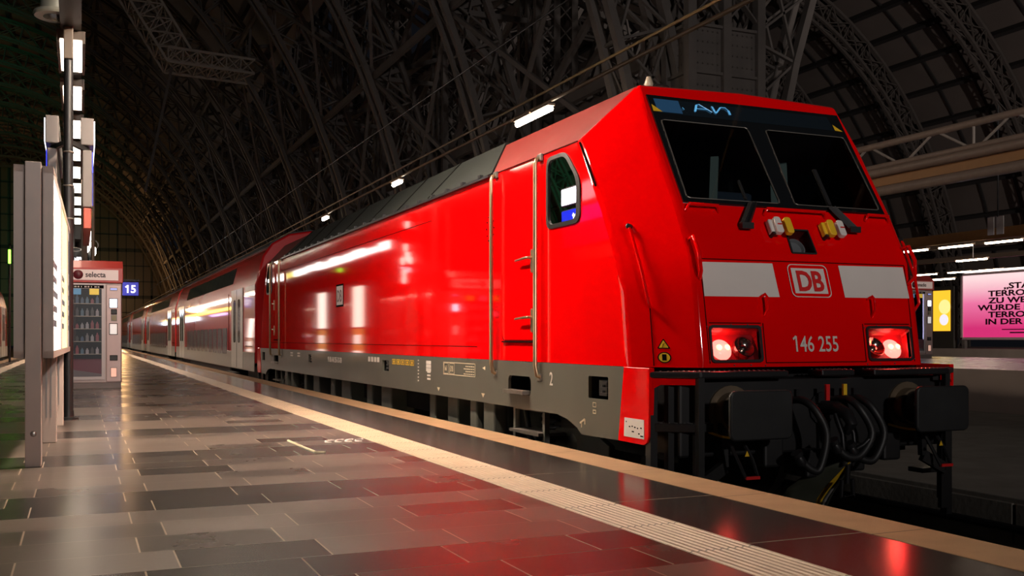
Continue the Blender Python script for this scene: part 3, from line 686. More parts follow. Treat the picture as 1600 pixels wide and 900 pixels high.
        for f0, f1, mm in ((.06, .22, YELLOW), (.24, .36, mat('plough_white', (.35, .33, .32), .5))):
            for sg in (-1,):
                b = B(); pr = None
                for z, wd, yn, ye in PR:
                    q, q2 = [P0(sg*wd*f, yn+(ye-yn)*f**1.3-.014, z) for f in (f0, f1)] if mm is YELLOW else [P0(-sg*wd*(f-.22), yn+(ye-yn)*(f-.22)**1.3-.014, z) for f in (f0, f1)]
                    if pr: b.poly([pr[0], pr[1], q2, q])
                    pr = (q, q2)
                b.out('plough_stripe', mm, pg, solid=.006)
    # roof insulator and aerial
    if end == 0:
        b = B().lathe([(.06, 0), (.06, .06), (.035, .08), (.05, .11), (.035, .14), (.05, .17), (.035, .20), (.045, .23), (.02, .30)], P0(-.45, 8.2, ZT+.02), (0, 0, 1), 14); b.out('roof_insulator', mat('ceramic', (.45, .38, .28), .3), loco, smooth=40)
        b = B().tube([P0(-.75, 7.62, ZT), P0(-.75, 7.62, ZT+.05), P0(-.72, 7.62, ZT+.08), P0(-.66, 7.62, ZT+.09), P0(-.60, 7.62, ZT+.08), P0(-.57, 7.62, ZT+.05), P0(-.57, 7.62, ZT)], .008, 6); b.out('roof_aerial', BLACK, loco)

# cab side windows, doors, rails; both sides and ends
for end in (0, 1):
    P0 = E(end)
    for s in (-1, 1):
        x = s*SW
        o_ = s*.012
        Wn = [(y, z) for y, z in WIN]; cy, cz = 7.92, 2.23
        big = [(cy+(y-cy)*1.10, cz+(z-cz)*1.07) for y, z in Wn]; sm = [(cy+(y-cy)*.93, cz+(z-cz)*.95) for y, z in Wn]
        b = B().ring([P0(x+o_, y, z) for y, z in big], [P0(x+o_*1.6, y, z) for y, z in sm]); b.ring([P0(x+o_, y, z) for y, z in big], [P0(x-o_, y, z) for y, z in big]); b.ring([P0(x+o_*1.6, y, z) for y, z in sm], [P0(x-o_, y, z) for y, z in sm])
        sw_ = b.out('side_window', RUBBER, loco, smooth=40)
        b = B().poly([P0(x+o_*.4, y, z) for y, z in Wn]); b.out('window_pane', GLASS_SIDE, sw_)
        b = B().box(tuple(min(u, v) for u, v in zip(P0(s*1.25, 7.66, 1.5), P0(s*1.3, 9.2, 2.55))), tuple(max(u, v) for u, v in zip(P0(s*1.25, 7.66, 1.5), P0(s*1.3, 9.2, 2.55)))); b.out('window_blind', DARK, sw_)
        # door with dark joint and two lever handles
        dr = rrect(8.49, .89, 9.31, 2.585, .07, 4)
        din = [(8.9+(y-8.9)*.982, 1.74+(z-1.74)*.991) for y, z in dr]
        b = B().ring([P0(x+s*.003, y, z) for y, z in dr], [P0(x+s*.003, y, z) for y, z in din]); b.out('door_joint', SEAM, loco)
        b = B().poly([P0(x+s*.004, y, z) for y, z in din]); dd = b.out('cab_door', RED, loco)
        for hz in (1.66, 1.10):
            pl = roundpoly([(8.535, hz-.13), (8.585, hz-.13), (8.585, hz+.09), (8.535, hz+.09)], .022, 3)
            b = B().prism([P0(x+s*.004, y, z) for y, z in pl], tuple(Vector(P0(s*.012, 0, 0))-Vector(P0(0, 0, 0)))); hp = b.out('handle_plate', BRASS, dd, bevel=.003)
            b = B().tube([P0(x+s*.01, 8.56, hz+.01), P0(x+s*.055, 8.56, hz+.01), P0(x+s*.06, 8.60, hz+.01), P0(x+s*.055, 8.85, hz-.002)], [.013, .013, .013, .010], 8); b.out('door_handle', BRASS, hp, smooth=50)
        b = B().box(tuple(min(u, v) for u, v in zip(P0(x, 8.52, .872), P0(x+s*.02, 9.28, .886))), tuple(max(u, v) for u, v in zip(P0(x, 8.52, .872), P0(x+s*.02, 9.28, .886)))); b.out('door_sill', SEAMK, loco)
        for hy in (9.44, 8.37):
            b = B().tube([P0(x+s*.0, hy, 2.57), P0(x+s*.05, hy, 2.56), P0(x+s*.065, hy, 2.52), P0(x+s*.065, hy, .66), P0(x+s*.055, hy-.02, .57), P0(x, hy-.02, .55)], .021, 10)
            hr = b.out('handrail', BRASS, loco, smooth=60)
            b = B()
            for hz in (2.575, .55): b.box(tuple(min(u, v) for u, v in zip(P0(x, hy-.045, hz-.035), P0(x+s*.03, hy+.045, hz+.035))), tuple(max(u, v) for u, v in zip(P0(x, hy-.045, hz-.035), P0(x+s*.03, hy+.045, hz+.035))))
            b.out('handrail_foot', STEELD, hr, bevel=.008)
        # long grip and seam on the chamfer panel, black seam beside the side window
        CH = lambda t, z, d=0: P0(s*(SW+(HW-SW)*t+d*.68), yc(z)+(yf(z)-yc(z))*t-d*.72, z)
        b = B().tube([CH(.30, 1.80, 0), CH(.30, 1.80, .06), CH(.31, 1.76, .065), CH(.33, 1.45, .06), CH(.36, 1.22, .05), CH(.36, 1.15, .0)], .013, 8); gr = b.out('nose_grip', RED, loco, smooth=60)
        b = B().lathe([(.022, 0), (.022, .07), (.012, .08)], CH(.30, 1.80, 0), Vector(CH(.3, 1.8, 1))-Vector(CH(.3, 1.8, 0)), 8); b.out('grip_foot', BLACK, gr)
        b = B()
        zz = [1.15, 1.0, .85, .70]
        for i in range(3): b.beam(CH(.36, zz[i], .001), CH(.36, zz[i+1], .001), .008, .006)
        b.out('chamfer_joint', SEAM, loco)
        b = B().beam(P0(x+s*.002, 7.60, 2.58), P0(x+s*.002, 7.31, 2.17), .012, .014); b.out('window_seam', SEAMK, loco)
        b = B().beam(P0(x+s*.001, 9.50, 2.597), P0(x+s*.001, 7.64, 2.597), .010, .010); b.out('cantrail_seam', SEAM, loco)
        if s == -1 and end == 0:
            nC = (Vector(CH(.6, .8, 1))-Vector(CH(.6, .8, 0))).normalized()
            def plate2(pts, d0, dd): return B().prism([CH(t, z, d0) for t, z in pts], tuple(nC*dd))
            tri = roundpoly([(.42, .832), (.60, .832), (.51, .912)], .012, 2); tri2 = roundpoly([(.445, .840), (.575, .840), (.51, .898)], .008, 2)
            t0 = plate2(tri, .001, .002).out('warning_sticker', SEAMK, loco, label='small black-edged yellow warning triangle')
            plate2(tri2, .004, .001).out('sticker_face', YELLOW, t0)
            b = B()
            for i in range(3): b.beam(CH(.525-.012*i, .875-.012*i, .006), CH(.500-.004*i, .862-.010*i, .006), .006, .003)
            b.out('sticker_symbol', SEAMK, t0)
            ci = [(.51+.092*math.cos(a), .765+.043*math.sin(a)) for a in [2*PI*k/20 for k in range(20)]]; ci2 = [(.51+.075*math.cos(a), .765+.035*math.sin(a)) for a in [2*PI*k/20 for k in range(20)]]
            t1 = plate2(ci, .001, .002).out('round_sticker', SEAMK, loco, label='small black-edged yellow round sticker')
            plate2(ci2, .004, .001).out('sticker_face', YELLOW, t1)
            plate2([(.48, .742), (.54, .742), (.54, .790), (.48, .790)], .006, .001).out('sticker_symbol', SEAMK, t1)

# lettering on the platform side of the locomotive
xs = CX-1.509
SX = lambda y0, z0: (lambda x, y, z: (xs-z, y0-x, z0+y))
text_bm('91 80 6146 255-5 D-DB', .125, SX(16.95, .515), .001, .80, .001).out('vehicle_number', LETTER, loco)
text_bm('2', .17, SX(8.16, .49), .001, .8, .001).out('cab_number', LETTER, loco)
b = B()
def frame2(b, y0, z0, y1, z1, t=.008):
    for (a, c, d, e) in ((y0, z0, y1, z0+t), (y0, z1-t, y1, z1), (y0, z0, y0+t, z1), (y1-t, z0, y1, z1)): b.box((xs-.001, a, c), (xs+.001, d, e))
frame2(b, 10.01, .495, 11.03, .64)
frame2(b, 10.86, .505, 11.01, .63, .006); frame2(b, 10.66, .505, 10.82, .63, .006)
bx_ = b.out('data_panel', CREAM, loco)
text_bm('160', .085, SX(10.995, .54), .001, .62).out('data_figures', CREAM, bx_)
text_bm('DB', .095, SX(10.80, .535), .001, .8).out('data_letters', CREAM, bx_)
b = B()
for i in range(4):
    for j in range(6-i % 2):
        b.box((xs-.001, 10.04+j*.055, .515+i*.028), (xs+.001, 10.08+j*.055, .526+i*.028))
b.out('data_lines', CREAM, bx_)
b = B()
for j in range(6): b.box((xs-.001, 11.50, .62-j*.042), (xs+.001, 11.62, .642-j*.042)) if j > 2 else b.box((xs-.001, 11.48, .60-j*.045), (xs+.001, 11.66, .64-j*.045))
for j in range(7): b.box((xs-.001, 11.95, .63-j*.042), (xs+.001, 11.99, .645-j*.042))
b.out('brake_table', LETTER, loco)
b = B()
for i in range(5):
    frame2(b, 12.15+i*.20, .565, 12.31+i*.20, .635, .012); b.box((xs-.001, 12.20+i*.2, .585), (xs+.001, 12.26+i*.2, .615))
b.out('pictogram', YELLOW, loco)
b = B()
for i in range(4): b.box((xs-.001, 13.75+i*.16, .575), (xs+.001, 13.86+i*.16, .645))
for i in range(2):
    for j in range(2): b.box((xs-.001, 19.3+i*.7, .56+j*.05), (xs+.001, 19.55+i*.7, .59+j*.05))
b.out('small_lettering', LETTER, loco)
b = B()
for yy in (11.2, 9.78): b.poly([(xs, yy+.05, .335), (xs, yy-.05, .335), (xs, yy, .29)])
b.poly([(xs, 9.72, .62), (xs, 9.80, .60), (xs, 9.72, .58)])
for i in range(3): b.box((xs-.001, 9.46+i*.0, .585), (xs+.001, 9.58, .61))
b.out('lift_mark', CREAM, loco)
b = B()
b.beam((xs, 7.56, .195), (xs, 7.47, .235), .004, .016, (0, 0, 1)); b.beam((xs, 7.47, .235), (xs, 7.47, .19), .016, .004); b.beam((xs, 7.53, .21), (xs, 7.53, .16), .014, .004)
frame2(b, 7.27, .345, 7.33, .385, .006); frame2(b, 7.27, .29, 7.33, .325, .01); b.out('jack_mark', CREAM, loco)
# side badge
b = B().box((CX-SW-.004, 15.91, 1.43), (CX-SW-.001, 16.41, 1.80)); sb = b.out('side_badge', SEAMK, loco, label='dark-edged white badge on the red side wall')
b = B().box((CX-SW-.006, 15.95, 1.46), (CX-SW-.002, 16.37, 1.77)); b.out('badge_field', mat('badge_white', (.55, .45, .43), .4), sb)
text_bm('DB', .27, lambda x, y, z: (CX-SW-.008-z, 16.34-x, 1.515+y), .001, .95, .006).out('badge_letters', mat('badge_dark', (.10, .02, .02), .4), sb)
b = B().box((CX-SW-.003, 10.0, .82), (CX-SW+.0, 23.0, .828)); b.box((CX-SW-.003, 11.5, 2.33), (CX-SW, 21.5, 2.338)); b.out('side_joint', SEAM, loco)
b = B()
for a in range(12): b.lathe([(.012, 0), (.008, .006)], (CX-SW, 9.62+.10*math.cos(a*PI/6), 2.05+.14*math.sin(a*PI/6)), (-1, 0, 0), 6)
b.out('filler_rivet', SEAM, loco)
# dark underside filler and bogies
b = B().box((CX-1.15, 6.6, -.05), (CX+1.15, 2*YM-6.6, .68)); b.out('underframe', DARK, loco)  # filler box, the darkness under the body is put into its near-black colour
UG = mat('under_grey', (.07, .072, .062), .6, var=.3)
for yy, wd, hh in ((10.9, .35, .42), (11.7, .22, .35), (13.6, .5, .45), (14.6, .30, .40), (15.9, .6, .45), (17.0, .3, .42), (18.2, .5, .42), (19.3, .25, .35)):
    for s in (-1, 1): B().box((CX+s*1.20-.18, yy, .26-hh), (CX+s*1.20+.18, yy+wd, .28)).out('equipment_box', UG, loco, bevel=.02)
text_bm('1 4', .12, lambda x, y, z: (CX-1.385-z, 17.2-x, .10+y), .001, .8).out('brake_mark', LETTER, loco)
for yc0 in (9.6, 2*YM-9.6):
    bg = None
    b = B()
    for s in (-1, 1):
        X_ = CX+s*1.16
        b.prism([(X_-.05, yc0+dy, z) for dy, z in ((-2.0, -.25), (-2.0, -.02), (-1.6, .10), (-.8, .05), (-.6, -.12), (.6, -.12), (.8, .05), (1.6, .10), (2.0, -.02), (2.0, -.25), (1.5, -.30), (.8, -.33), (-.8, -.33), (-1.5, -.30))], (.10, 0, 0))
    b.box((CX-1.1, yc0-.25, -.28), (CX+1.1, yc0+.25, -.05)); bg = b.out('bogie', mat('bogie_black', (.03, .03, .028), .6, var=.4), loco, bevel=.015)
    for dy in (-1.3, 1.3):
        b = B()
        for s in (-1, 1): b.lathe([(.20, -.04), (.58, -.05), (.615, -.05), (.622, .055), (.652, .072), (.652, .095), (.2, .095)], (CX+s*.78, yc0+dy, -.065), (-s, 0, 0), 36)
        b.tube([(CX-.8, yc0+dy, -.065), (CX+.8, yc0+dy, -.065)], .09, 12); b.out('wheelset', STEELD, bg, smooth=40)
        for s in (-1, 1):
            b = B().lathe([(.16, 0), (.16, .12), (.10, .16), (.02, .17)], (CX+s*1.05, yc0+dy, -.07), (s, 0, 0), 16); b.out('axle_box', BLACKM, bg, smooth=40)
            b = B()
            pts = [(CX+s*1.20+.09*math.cos(k*.9), yc0+dy+(.45 if dy < 0 else -.45)+.09*math.sin(k*.9), -.18+k*.009) for k in range(42)]
            b.tube(pts, .018, 6); b.out('coil_spring', BLACKM, bg, smooth=60)
        for s in (-1, 1):
            b = B().tube([(CX+s*1.30, yc0+dy*.35, .24), (CX+s*1.30, yc0+dy*.42, -.05), (CX+s*1.24, yc0+dy*.5, -.25)], .03, 8); b.out('damper', BLACKM, bg, smooth=50)
# lower foot-step below the cab door
for end in (0, 1):
    P0 = E(end)
    for s in (-1, 1):
        b = B(); xx = s*1.42
        b.beam(P0(xx, 9.10, .26), P0(xx, 9.10, -.35), .05, .05); b.beam(P0(xx, 8.42, .26), P0(xx, 8.42, -.35), .05, .05); b.beam(P0(xx, 9.12, .24), P0(xx, 8.40, .24), .05, .04); fs = b.out('foot_step', mat('step_grey', (.085, .085, .075), .55), loco)
        lo_ = P0(s*1.50, 8.42, -.0); hi = P0(s*1.22, 9.10, .03)
        b = B().box(tuple(min(u, v) for u, v in zip(lo_, hi)), tuple(max(u, v) for u, v in zip(lo_, hi))); b.out('step_tread', STEELD, fs)
        b = B().box(*[tuple(f(u, v) for u, v in zip(P0(s*1.30, 9.6, -.3), P0(s*1.46, 9.9, .25))) for f in (min, max)]); b.out('sand_box', UG, loco, bevel=.02); b = B().box(*[tuple(f(u, v) for u, v in zip(P0(s*1.30, 10.15, -.3), P0(s*1.44, 10.35, .26))) for f in (min, max)]); b.out('sand_box', UG, loco, bevel=.02)

# ------------------------------------------------------------------ double-deck coaches
GREY_BAND = mat('coach_sill', (.20, .185, .15), .45, coat=.2, var=.12)
COACH_ROOF = mat('coach_roof', (.020, .021, .023), .5, var=.3)
def make_coach(y0, L, label, group):
    t = thing('coach', (CX, y0+L/2, -.69), label, 'railway coach', group)
    pr = [(1.39, .28), (1.39, 2.26), (1.20, 2.98), (.98, 3.30), (.55, 3.55), (0, 3.65)]
    full = [(-x, z) for x, z in pr]+[(x, z) for x, z in pr[::-1]][1:]
    b = B().prism([(CX+x, y0, z) for x, z in full], (0, L, 0)); b.out('body', RED_COACH, t, bevel=.05, smooth=30)
    # darker roof cap
    cap = [(1.06, 3.21), (.98, 3.31), (.55, 3.565), (0, 3.665)]
    cf = [(-x, z) for x, z in cap]+[(x, z) for x, z in cap[::-1]][1:]
    b = B(); 
    for q0, q1 in zip(cf, cf[1:]): b.poly([(CX+q0[0], y0+.02, q0[1]), (CX+q1[0], y0+.02, q1[1]), (CX+q1[0], y0+L-.02, q1[1]), (CX+q0[0], y0+L-.02, q0[1])])
    b.out('roof', COACH_ROOF, t, solid=.02)
    for s in (-1, 1):
        x = CX+s*1.392
        b = B().box((min(x, x+s*.012), y0+.03, .08), (max(x, x+s*.012), y0+L-.03, .56)); b.out('sill', GREY_BAND, t, bevel=.006)
        b = B().box((min(x, x+s*.006), y0+.01, 2.13), (max(x, x+s*.006), y0+1.6, 2.26)); b.out('white_band', WHITE, t)
        for (d0, d1) in ((1.95, 4.1), (L-3.9, L-1.75)):
            b = B().box((min(x, x+s*.02), y0+d0, .10), (max(x, x+s*.02), y0+d1, 2.27)); dr = b.out('door', GREY_LIGHT, t, bevel=.01)
            b = B().box((min(x, x+s*.024), y0+(d0+d1)/2-.012, .12), (max(x, x+s*.024), y0+(d0+d1)/2+.012, 2.25)); b.out('door_joint', SEAMK, dr)
            for m in (-.42, .42):
                c = y0+(d0+d1)/2+m
                b = B().prism([(x+s*.018, y, z) for y, z in rrect(c-.22, .80, c+.22, 1.98, .10, 3)], (s*.008, 0, 0)); b.out('door_window', COACHGLASS, dr)
            b = B().box((min(x-.2, x+s*.05), y0+d0+.2, -.06), (max(x-.2, x+s*.05), y0+d1-.2, .0)); b.out('door_step', BLACK, dr)
        for k in range(10):
            c = y0+5.6+k*(L-11.2)/9
            b = B().prism([(x, y, z) for y, z in rrect(c-.50, .46, c+.50, 1.22, .10, 3)], (s*.014, 0, 0)); b.out('lower_window', COACHGLASS2, t)
        # sloping upper-deck panes
        u = Vector((-s*.19, 0, .72)).normalized(); n = Vector((s*.72, 0, .19)).normalized(); a = Vector((CX+s*1.39, 0, 2.26))
        for k in range(11):
            c = y0+4.9+k*(L-9.8)/10
            pts = [a+u*h+Vector((0, y, 0))+n*.004 for y, h in rrect(c-.60, .22, c+.60, .70, .05, 2)]
            b = B().prism([tuple(p) for p in pts], tuple(n*.010)); b.out('upper_window', COACHGLASS, t)
        b = B().box((min(x, x+s*.010), y0+4.75, .40), (max(x, x+s*.010), y0+4.78, 2.2)); b.box((min(x, x+s*.010), y0+.5, .70), (max(x, x+s*.010), y0+1.55, .72)); b.out('panel_joint', SEAM, t)
    for e in (0, 1):
        yy = y0 if e == 0 else y0+L; d = -.28 if e == 0 else .28
        b = B().box((CX-.85, min(yy, yy+d), .15), (CX+.85, max(yy, yy+d), 2.5)); b.out('gangway_bellows', RUBBER, t, bevel=.05)
        b = B().box((CX-1.1, min(yy+d*.3, yy-d*11), -.55), (CX+1.1, max(yy+d*.3, yy-d*11), .2)); bg = b.out('bogie', BLACK, t, bevel=.05)
        for q in (1.3, 3.7):
            b = B()
            for s in (-1, 1): b.lathe([(.1, -.05), (.44, -.05), (.455, .055), (.48, .072), (.48, .095), (.1, .095)], (CX+s*.78, yy+(q if e == 0 else -q), -.23), (-s, 0, 0), 24)
            b.out('wheelset', STEELD, bg, smooth=40)
    b = B().box((CX-1.3, y0+5.2, -.45), (CX+1.3, y0+L-5.2, .3)); b.out('underframe', BLACK, t, bevel=.05)
    return t
L0 = 22.1
coach = make_coach(25.42, L0, 'red double-deck coach coupled directly behind the locomotive', 'double-deck coaches of the train')
for k, lab in enumerate(('red double-deck coach second behind the locomotive', 'red double-deck coach third behind the locomotive', 'red double-deck coach fourth behind the locomotive', 'red double-deck coach fifth behind the locomotive', 'red double-deck coach last in the train by the hall end')):
    dup(coach, (0, (k+1)*(L0+.6), 0), lab)
dup(coach, (-4.54-CX, 31-25.42, 0), 'red coach on the far left track, glimpsed left of the display case', 'coaches on other tracks')
dup(coach, (36.0, 62, .35), 'dark red coach far right behind the yellow poster', 'coaches on other tracks')

# ------------------------------------------------------------------ platform furniture
# display case seen end-on: four posts, glazed cases on both faces
dc = thing('display_case', (-.30, 7.85, 0), 'grey steel display case stand with lit glazed poster bays, seen end-on at left', 'display case')
YP = (7.85, 9.62, 11.45, 13.30)
for i, yp in enumerate(YP):
    b = B().box((-.355 if i == 0 else -.33, yp, 0), (-.250 if i == 0 else -.215, yp+.12, 2.165 if i == 0 else 2.14)); po = b.out('post', POSTG, dc, bevel=.006)
    if i == 0:
        b = B().lathe([(.022, 0), (.020, .006), (.012, .02), (.004, .022)], (-.300, yp, .235), (0, -1, 0), 16); b.out('post_lock', STEEL, po, smooth=40)
    else:
        b = B()
        for xx in (-.30, -.265): b.box((xx, yp-.004, .22), (xx+.012, yp+.001, .78))
        b.out('post_groove', STEEL, po)
for i in range(3):
    ya, yb = YP[i]+.02, YP[i+1]+.08
    for s, (xa, xb) in ((1, (-.243, -.172)), (-1, (-.428, -.362))):
        if i: xa, xb = (xa-.0, xb) if s > 0 else (xa, xb)
        b = B(); t_ = .05
        for (a, c, d, e) in ((ya, .77, yb, .77+t_), (ya, 2.09, yb, 2.14), (ya, .77, ya+t_, 2.14), (yb-t_, .77, yb, 2.14)): b.box((xa, a, c), (xb, d, e))
        b.box((xa if s > 0 else xb-.008, ya, .77), (xa+.008 if s > 0 else xb, yb, 2.14))
        fr_ = b.out('case_frame', POSTG, dc)
        xm = xb-.010 if s > 0 else xa+.010
        xf = xb-.005 if s > 0 else xa+.005
        b = B().box((min(xm, xm-s*.012), ya+.03, .80), (max(xm, xm-s*.012), yb-.03, 2.11))
        pm = emis('case_poster_%d%d' % (i, s), ((.95, .90, .80), (.90, .88, .45), (.55, .50, .50))[i], (2.4, 1.6, .5)[i])
        ps = b.out('poster', pm, fr_)
        if s > 0:
            b = B()
            for k in range(5): b.box((xm+.0005, ya+.25, 1.0+k*.11), (xm+.002, ya+.85+.1*(k % 3), 1.05+k*.11))
            b.box((xm+.0005, ya+.10, 1.62), (xm+.002, yb-.1, 1.98)) if i == 2 else None
            b.out('poster_print', mat('print_%d' % i, (.25, .28, .35), .5), ps)
        b = B().box((min(xf, xf+s*.004), ya+.04, .81), (max(xf, xf+s*.004), yb-.04, 2.10)); b.out('case_glass', GLASS_THIN, fr_)
b = B().box((-.36, YP[0]+.12, 2.10), (-.24, YP[3], 2.135)); b.out('top_rail', POSTG, dc)
dc.rotation_euler.z = -.0165

# black pole with round downlight and the pair of blue displays, lighting rail and luminaires
XL = -.09
pole = thing('lamp_post', (-.115, 12.35, 0), 'tall black platform pole behind the display case with a round lamp on top', 'lamp post')
b = B().tube([(-.115, 12.35, 0), (-.115, 12.35, 4.12)], .050, 16); b.lathe([(.11, 0), (.11, .02), (.06, .03), (.055, .10)], (-.115, 12.35, 0), (0, 0, 1), 16); b.out('pole', POLEB, pole, smooth=40)
b = B().box((-.165, 12.27, 4.05), (-.065, 12.36, 4.95)); b.out('pole_head', mat('bracket_iron', (.13, .10, .075), .5), pole, bevel=.01)
b = B().lathe([(.23, 0), (.245, .02), (.235, .05), (.17, .07), (.165, .26), (.10, .32)], (-.235, 12.30, 4.50), (0, 0, 1), 28); dl = b.out('round_lamp', mat('lamp_metal', (.38, .38, .32), .4, metal=.4), pole, smooth=40)
b = B().lathe([(.10, .0), (.14, -.004), (.02, -.012)], (-.235, 12.30, 4.502), (0, 0, 1), 24); b.out('lamp_lens', mat('lens_off', (.05, .05, .045), .2), dl)
for zz in (2.25, 2.62, 3.0): B().lathe([(.056, 0), (.062, .01), (.056, .02)], (-.115, 12.35, zz), (0, 0, 1), 16).out('pole_clamp', STEELD, pole)
def display(name, x0, x1, face, label):
    t = thing(name, ((x0+x1)/2, 13.9, 2.5), label, 'platform display', 'platform displays on the pole')
    ya, yb = 12.75, 15.6
    b = B().box((x0, ya, 2.45), (x1, yb, 3.12)); bx = b.out('case', mat('display_case_grey', (.17, .15, .14), .4), t, bevel=.012)
    xf = x1 if face > 0 else x0
    b = B().box((min(xf, xf+face*.012), ya+.02, 2.86), (max(xf, xf+face*.012), yb-.02, 3.10)); b.out('blue_face', emis('blue_sign_face', (.012, .03, .85), .9), bx)
    b = B().box((min(xf, xf+face*.012), ya+.02, 2.47), (max(xf, xf+face*.012), yb-.02, 2.86)); b.out('blue_panel', BLUE, bx)
    b = B().box((x0-.02, ya+.02, 3.18), (x1+.02, yb, 3.50)); ub = b.out('upper_case', mat('display_case_grey2', (.17, .15, .14), .4), t, bevel=.012)
    xf2 = xf+face*.02
    b = B().box((min(xf2, xf2+face*.012), ya+.05, 3.20), (max(xf2, xf2+face*.012), yb-.05, 3.47)); b.out('white_face', emis('white_sign_face', (.92, .90, 1.0), 3.0), ub)
    if face > 0: text_bm('bt', .24, lambda x, y, z: (xf+.014+z, 14.98+x, 2.90+y), .001, .95, .006).out('face_letters', emis('white_letters', (.95, .93, 1), 2.2), bx)
    b = B().box((x0+.01, ya, 2.20), (x1-.01, yb-.4, 2.44)); b.out('lower_case', mat('display_red', (.42, .09, .06), .5), t, bevel=.01)
    b = B().beam((-.115, 12.40, 3.14), ((x0+x1)/2, 12.9, 3.14), .05, .05); b.out('bracket', POLEB, t)
    return t
display('platform_display', .03, .135, 1, 'blue and white lit platform display right of the black pole, edge-on')
display('platform_display', -.345, -.24, -1, 'blue platform display left of the black pole, edge-on')
# lighting rail on slender posts; luminaires beneath it
lr = thing('lighting_rail', (XL, 12, 0), 'long dark lighting rail on posts along the platform middle', 'lighting rail')
b = B().box((XL-.11, -3, 4.41), (XL+.11, 90, 4.49)); b.out('rail_beam', BLACK, lr)
for yy in (24.5, 36.5, 48.5, 60.5, 72.5, 84.5):
    b = B().tube([(XL-.06, yy, 0), (XL-.06, yy, 4.45)], .05, 10); b.out('rail_post', POLEB, lr, smooth=40)
gp = tag(B().tube([(.09, 22.6, 0), (.09, 22.6, 4.41)], .06, 14).out('grey_post', mat('grey_post', (.20, .17, .15), .45), smooth=40), 'grey round steel post rising behind the vending machine hood', 'post')
def make_lum(y, label, lm=LAMPG):
    t = thing('platform_light', (XL, y, 4.05), label, 'platform light', 'platform lights along the rail')
    b = B().box((XL-.13, y-.03, 4.31), (XL+.13, y+1.45, 4.41)); b.box((XL-.15, y-.03, 4.27), (XL-.12, y+1.45, 4.41)); b.box((XL+.12, y-.03, 4.27), (XL+.15, y+1.45, 4.41)); b.out('lamp_tray', mat('lamp_tray', (.10, .075, .055), .5), t)
    b = B().box((XL-.115, y, 4.295), (XL+.115, y+1.42, 4.308)); b.out('lamp_panel', lm, t)
    return t
lum0 = make_lum(12.45, 'lit rectangular platform light nearest the round lamp')
NL = 34
names_ = ['second', 'third', 'fourth', 'fifth', 'sixth', 'seventh', 'eighth', 'ninth', 'tenth']
for k in range(1, NL):
    if k <= 0: continue
    if k > 0: lab = 'lit platform light, %s along the rail behind the black pole' % names_[k-1] if k <= 9 else 'small far platform light in the distant part of the glowing row'
    if k == 10: lum1 = make_lum(12.45+23, lab, LAMPB)
    elif k < 10: dup(lum0, (0, 2.3*k, 0), lab)
    else: dup(lum1, (0, 2.3*(k-10), 0), lab)
# brighter broad luminaires over the near platform edge, on their own rail
NEAR = emis('near_lamp_panel', WARM, 265)
nr = thing('near_lighting_rail', (1.6, 7.5, 4.9), 'short dark lighting rail over the near platform, above the ribbed strip', 'lighting rail')
b = B().box((1.5, 7.0, 4.92), (1.7, 12.0, 5.0)); b.out('rail_beam', BLACK, nr)
for yy in (7.3, 11.8): b = B().tube([(1.6, yy, 5.0), (1.6, yy, 26)], .02, 6); b.out('hanger', BLACK, nr)
n0 = None
for y, lab in ((10.1, 'broad bright platform light over the near edge, farther one of two'), (8.0, 'broad bright platform light over the near edge, nearer one of two')):
    if n0 is None:
        n0 = thing('edge_light', (1.6, y, 4.85), lab, 'platform light', 'lights over the near platform edge')
        b = B().box((1.42, y-.03, 4.83), (1.78, y+1.45, 4.92)); b.out('lamp_tray', BLACK, n0); b = B().box((1.45, y, 4.815), (1.75, y+1.42, 4.828)); b.out('lamp_panel', NEAR, n0)
    else: dup(n0, (0, y-10.1, 0), lab)
# small cream lit boxes and far specks on the rail posts
for i, (x, y, z, s, lab) in enumerate(((.13, 20.2, 4.52, .5, 'cream lit sign box hanging upper right of the blue display'), (.17, 22.0, 4.45, .5, 'cream lit sign box hanging below the upper cream box'))):
    t = thing('lit_sign_box', (x, y, z), lab, 'sign', 'cream sign boxes')
    b = B().prism([(x-.22, y, z-.19), (x-.16, y-.14, z-.24), (x+.12, y+.5, z-.19), (x+.06, y+.62, z-.15)], (0, 0, .46)); b.out('sign_case', emis('cream_sign', (1, .82, .56), 1.0), t)
    b = B().beam((x-.05, y+.2, z+.2), (XL, y+.3, z+.34), .03, .03) if False else B().tube([(x-.05, y+.2, z-.26), (x-.05, y+.2, z-.2)], .04, 8); b.out('sign_foot', BLACK, t)
tag(B().tube([(.24, 21.2, 0), (.24, 21.2, 4.75)], .035, 10).out('sign_post', mat('bronze_post', (.12, .09, .06), .5), smooth=40), 'thin bronze post carrying the cream sign boxes', 'post')
t = thing('speck_mast', (.16, 24.5, 0), 'small mast with glowing white specks and hoops above the vending machine', 'mast')
b = B().tube([(.20, 24.5, 0), (.20, 24.5, 3.6)], .035, 8); b.out('mast_pole', POLEB, t)
LSP = emis('white_speck', (1, .92, .8), 5)  # glowing bodies for the bright white specks
for k, (dx, z, r_) in enumerate(((-.02, 3.78, .05), (.02, 3.20, .05), (-.03, 3.0, .07), (-.05, 2.92, .06), (-.10, 2.88, .05), (.10, 2.85, .045), (.06, 2.55, .05), (.06, 2.38, .05))):
    b = B().lathe([(.02, 0), (r_, .05), (r_, .16), (.02, .2)], (.20+dx, 24.42, z-.08), (0, 0, 1), 10); b.out('mast_lamp', LSP, t, smooth=40)
b = B()
b.tube([(.20+.09+.10*math.cos(a), 24.42, 3.02+.10*math.sin(a)) for a in [k*2*PI/16 for k in range(17)]], .014, 6, False); b.tube([(.20-.30+.13*math.cos(a), 24.42, 2.90+.04*math.sin(a)) for a in [k*2*PI/16 for k in range(17)]], .012, 6, False)
b.out('mast_hoop', STEEL, t)

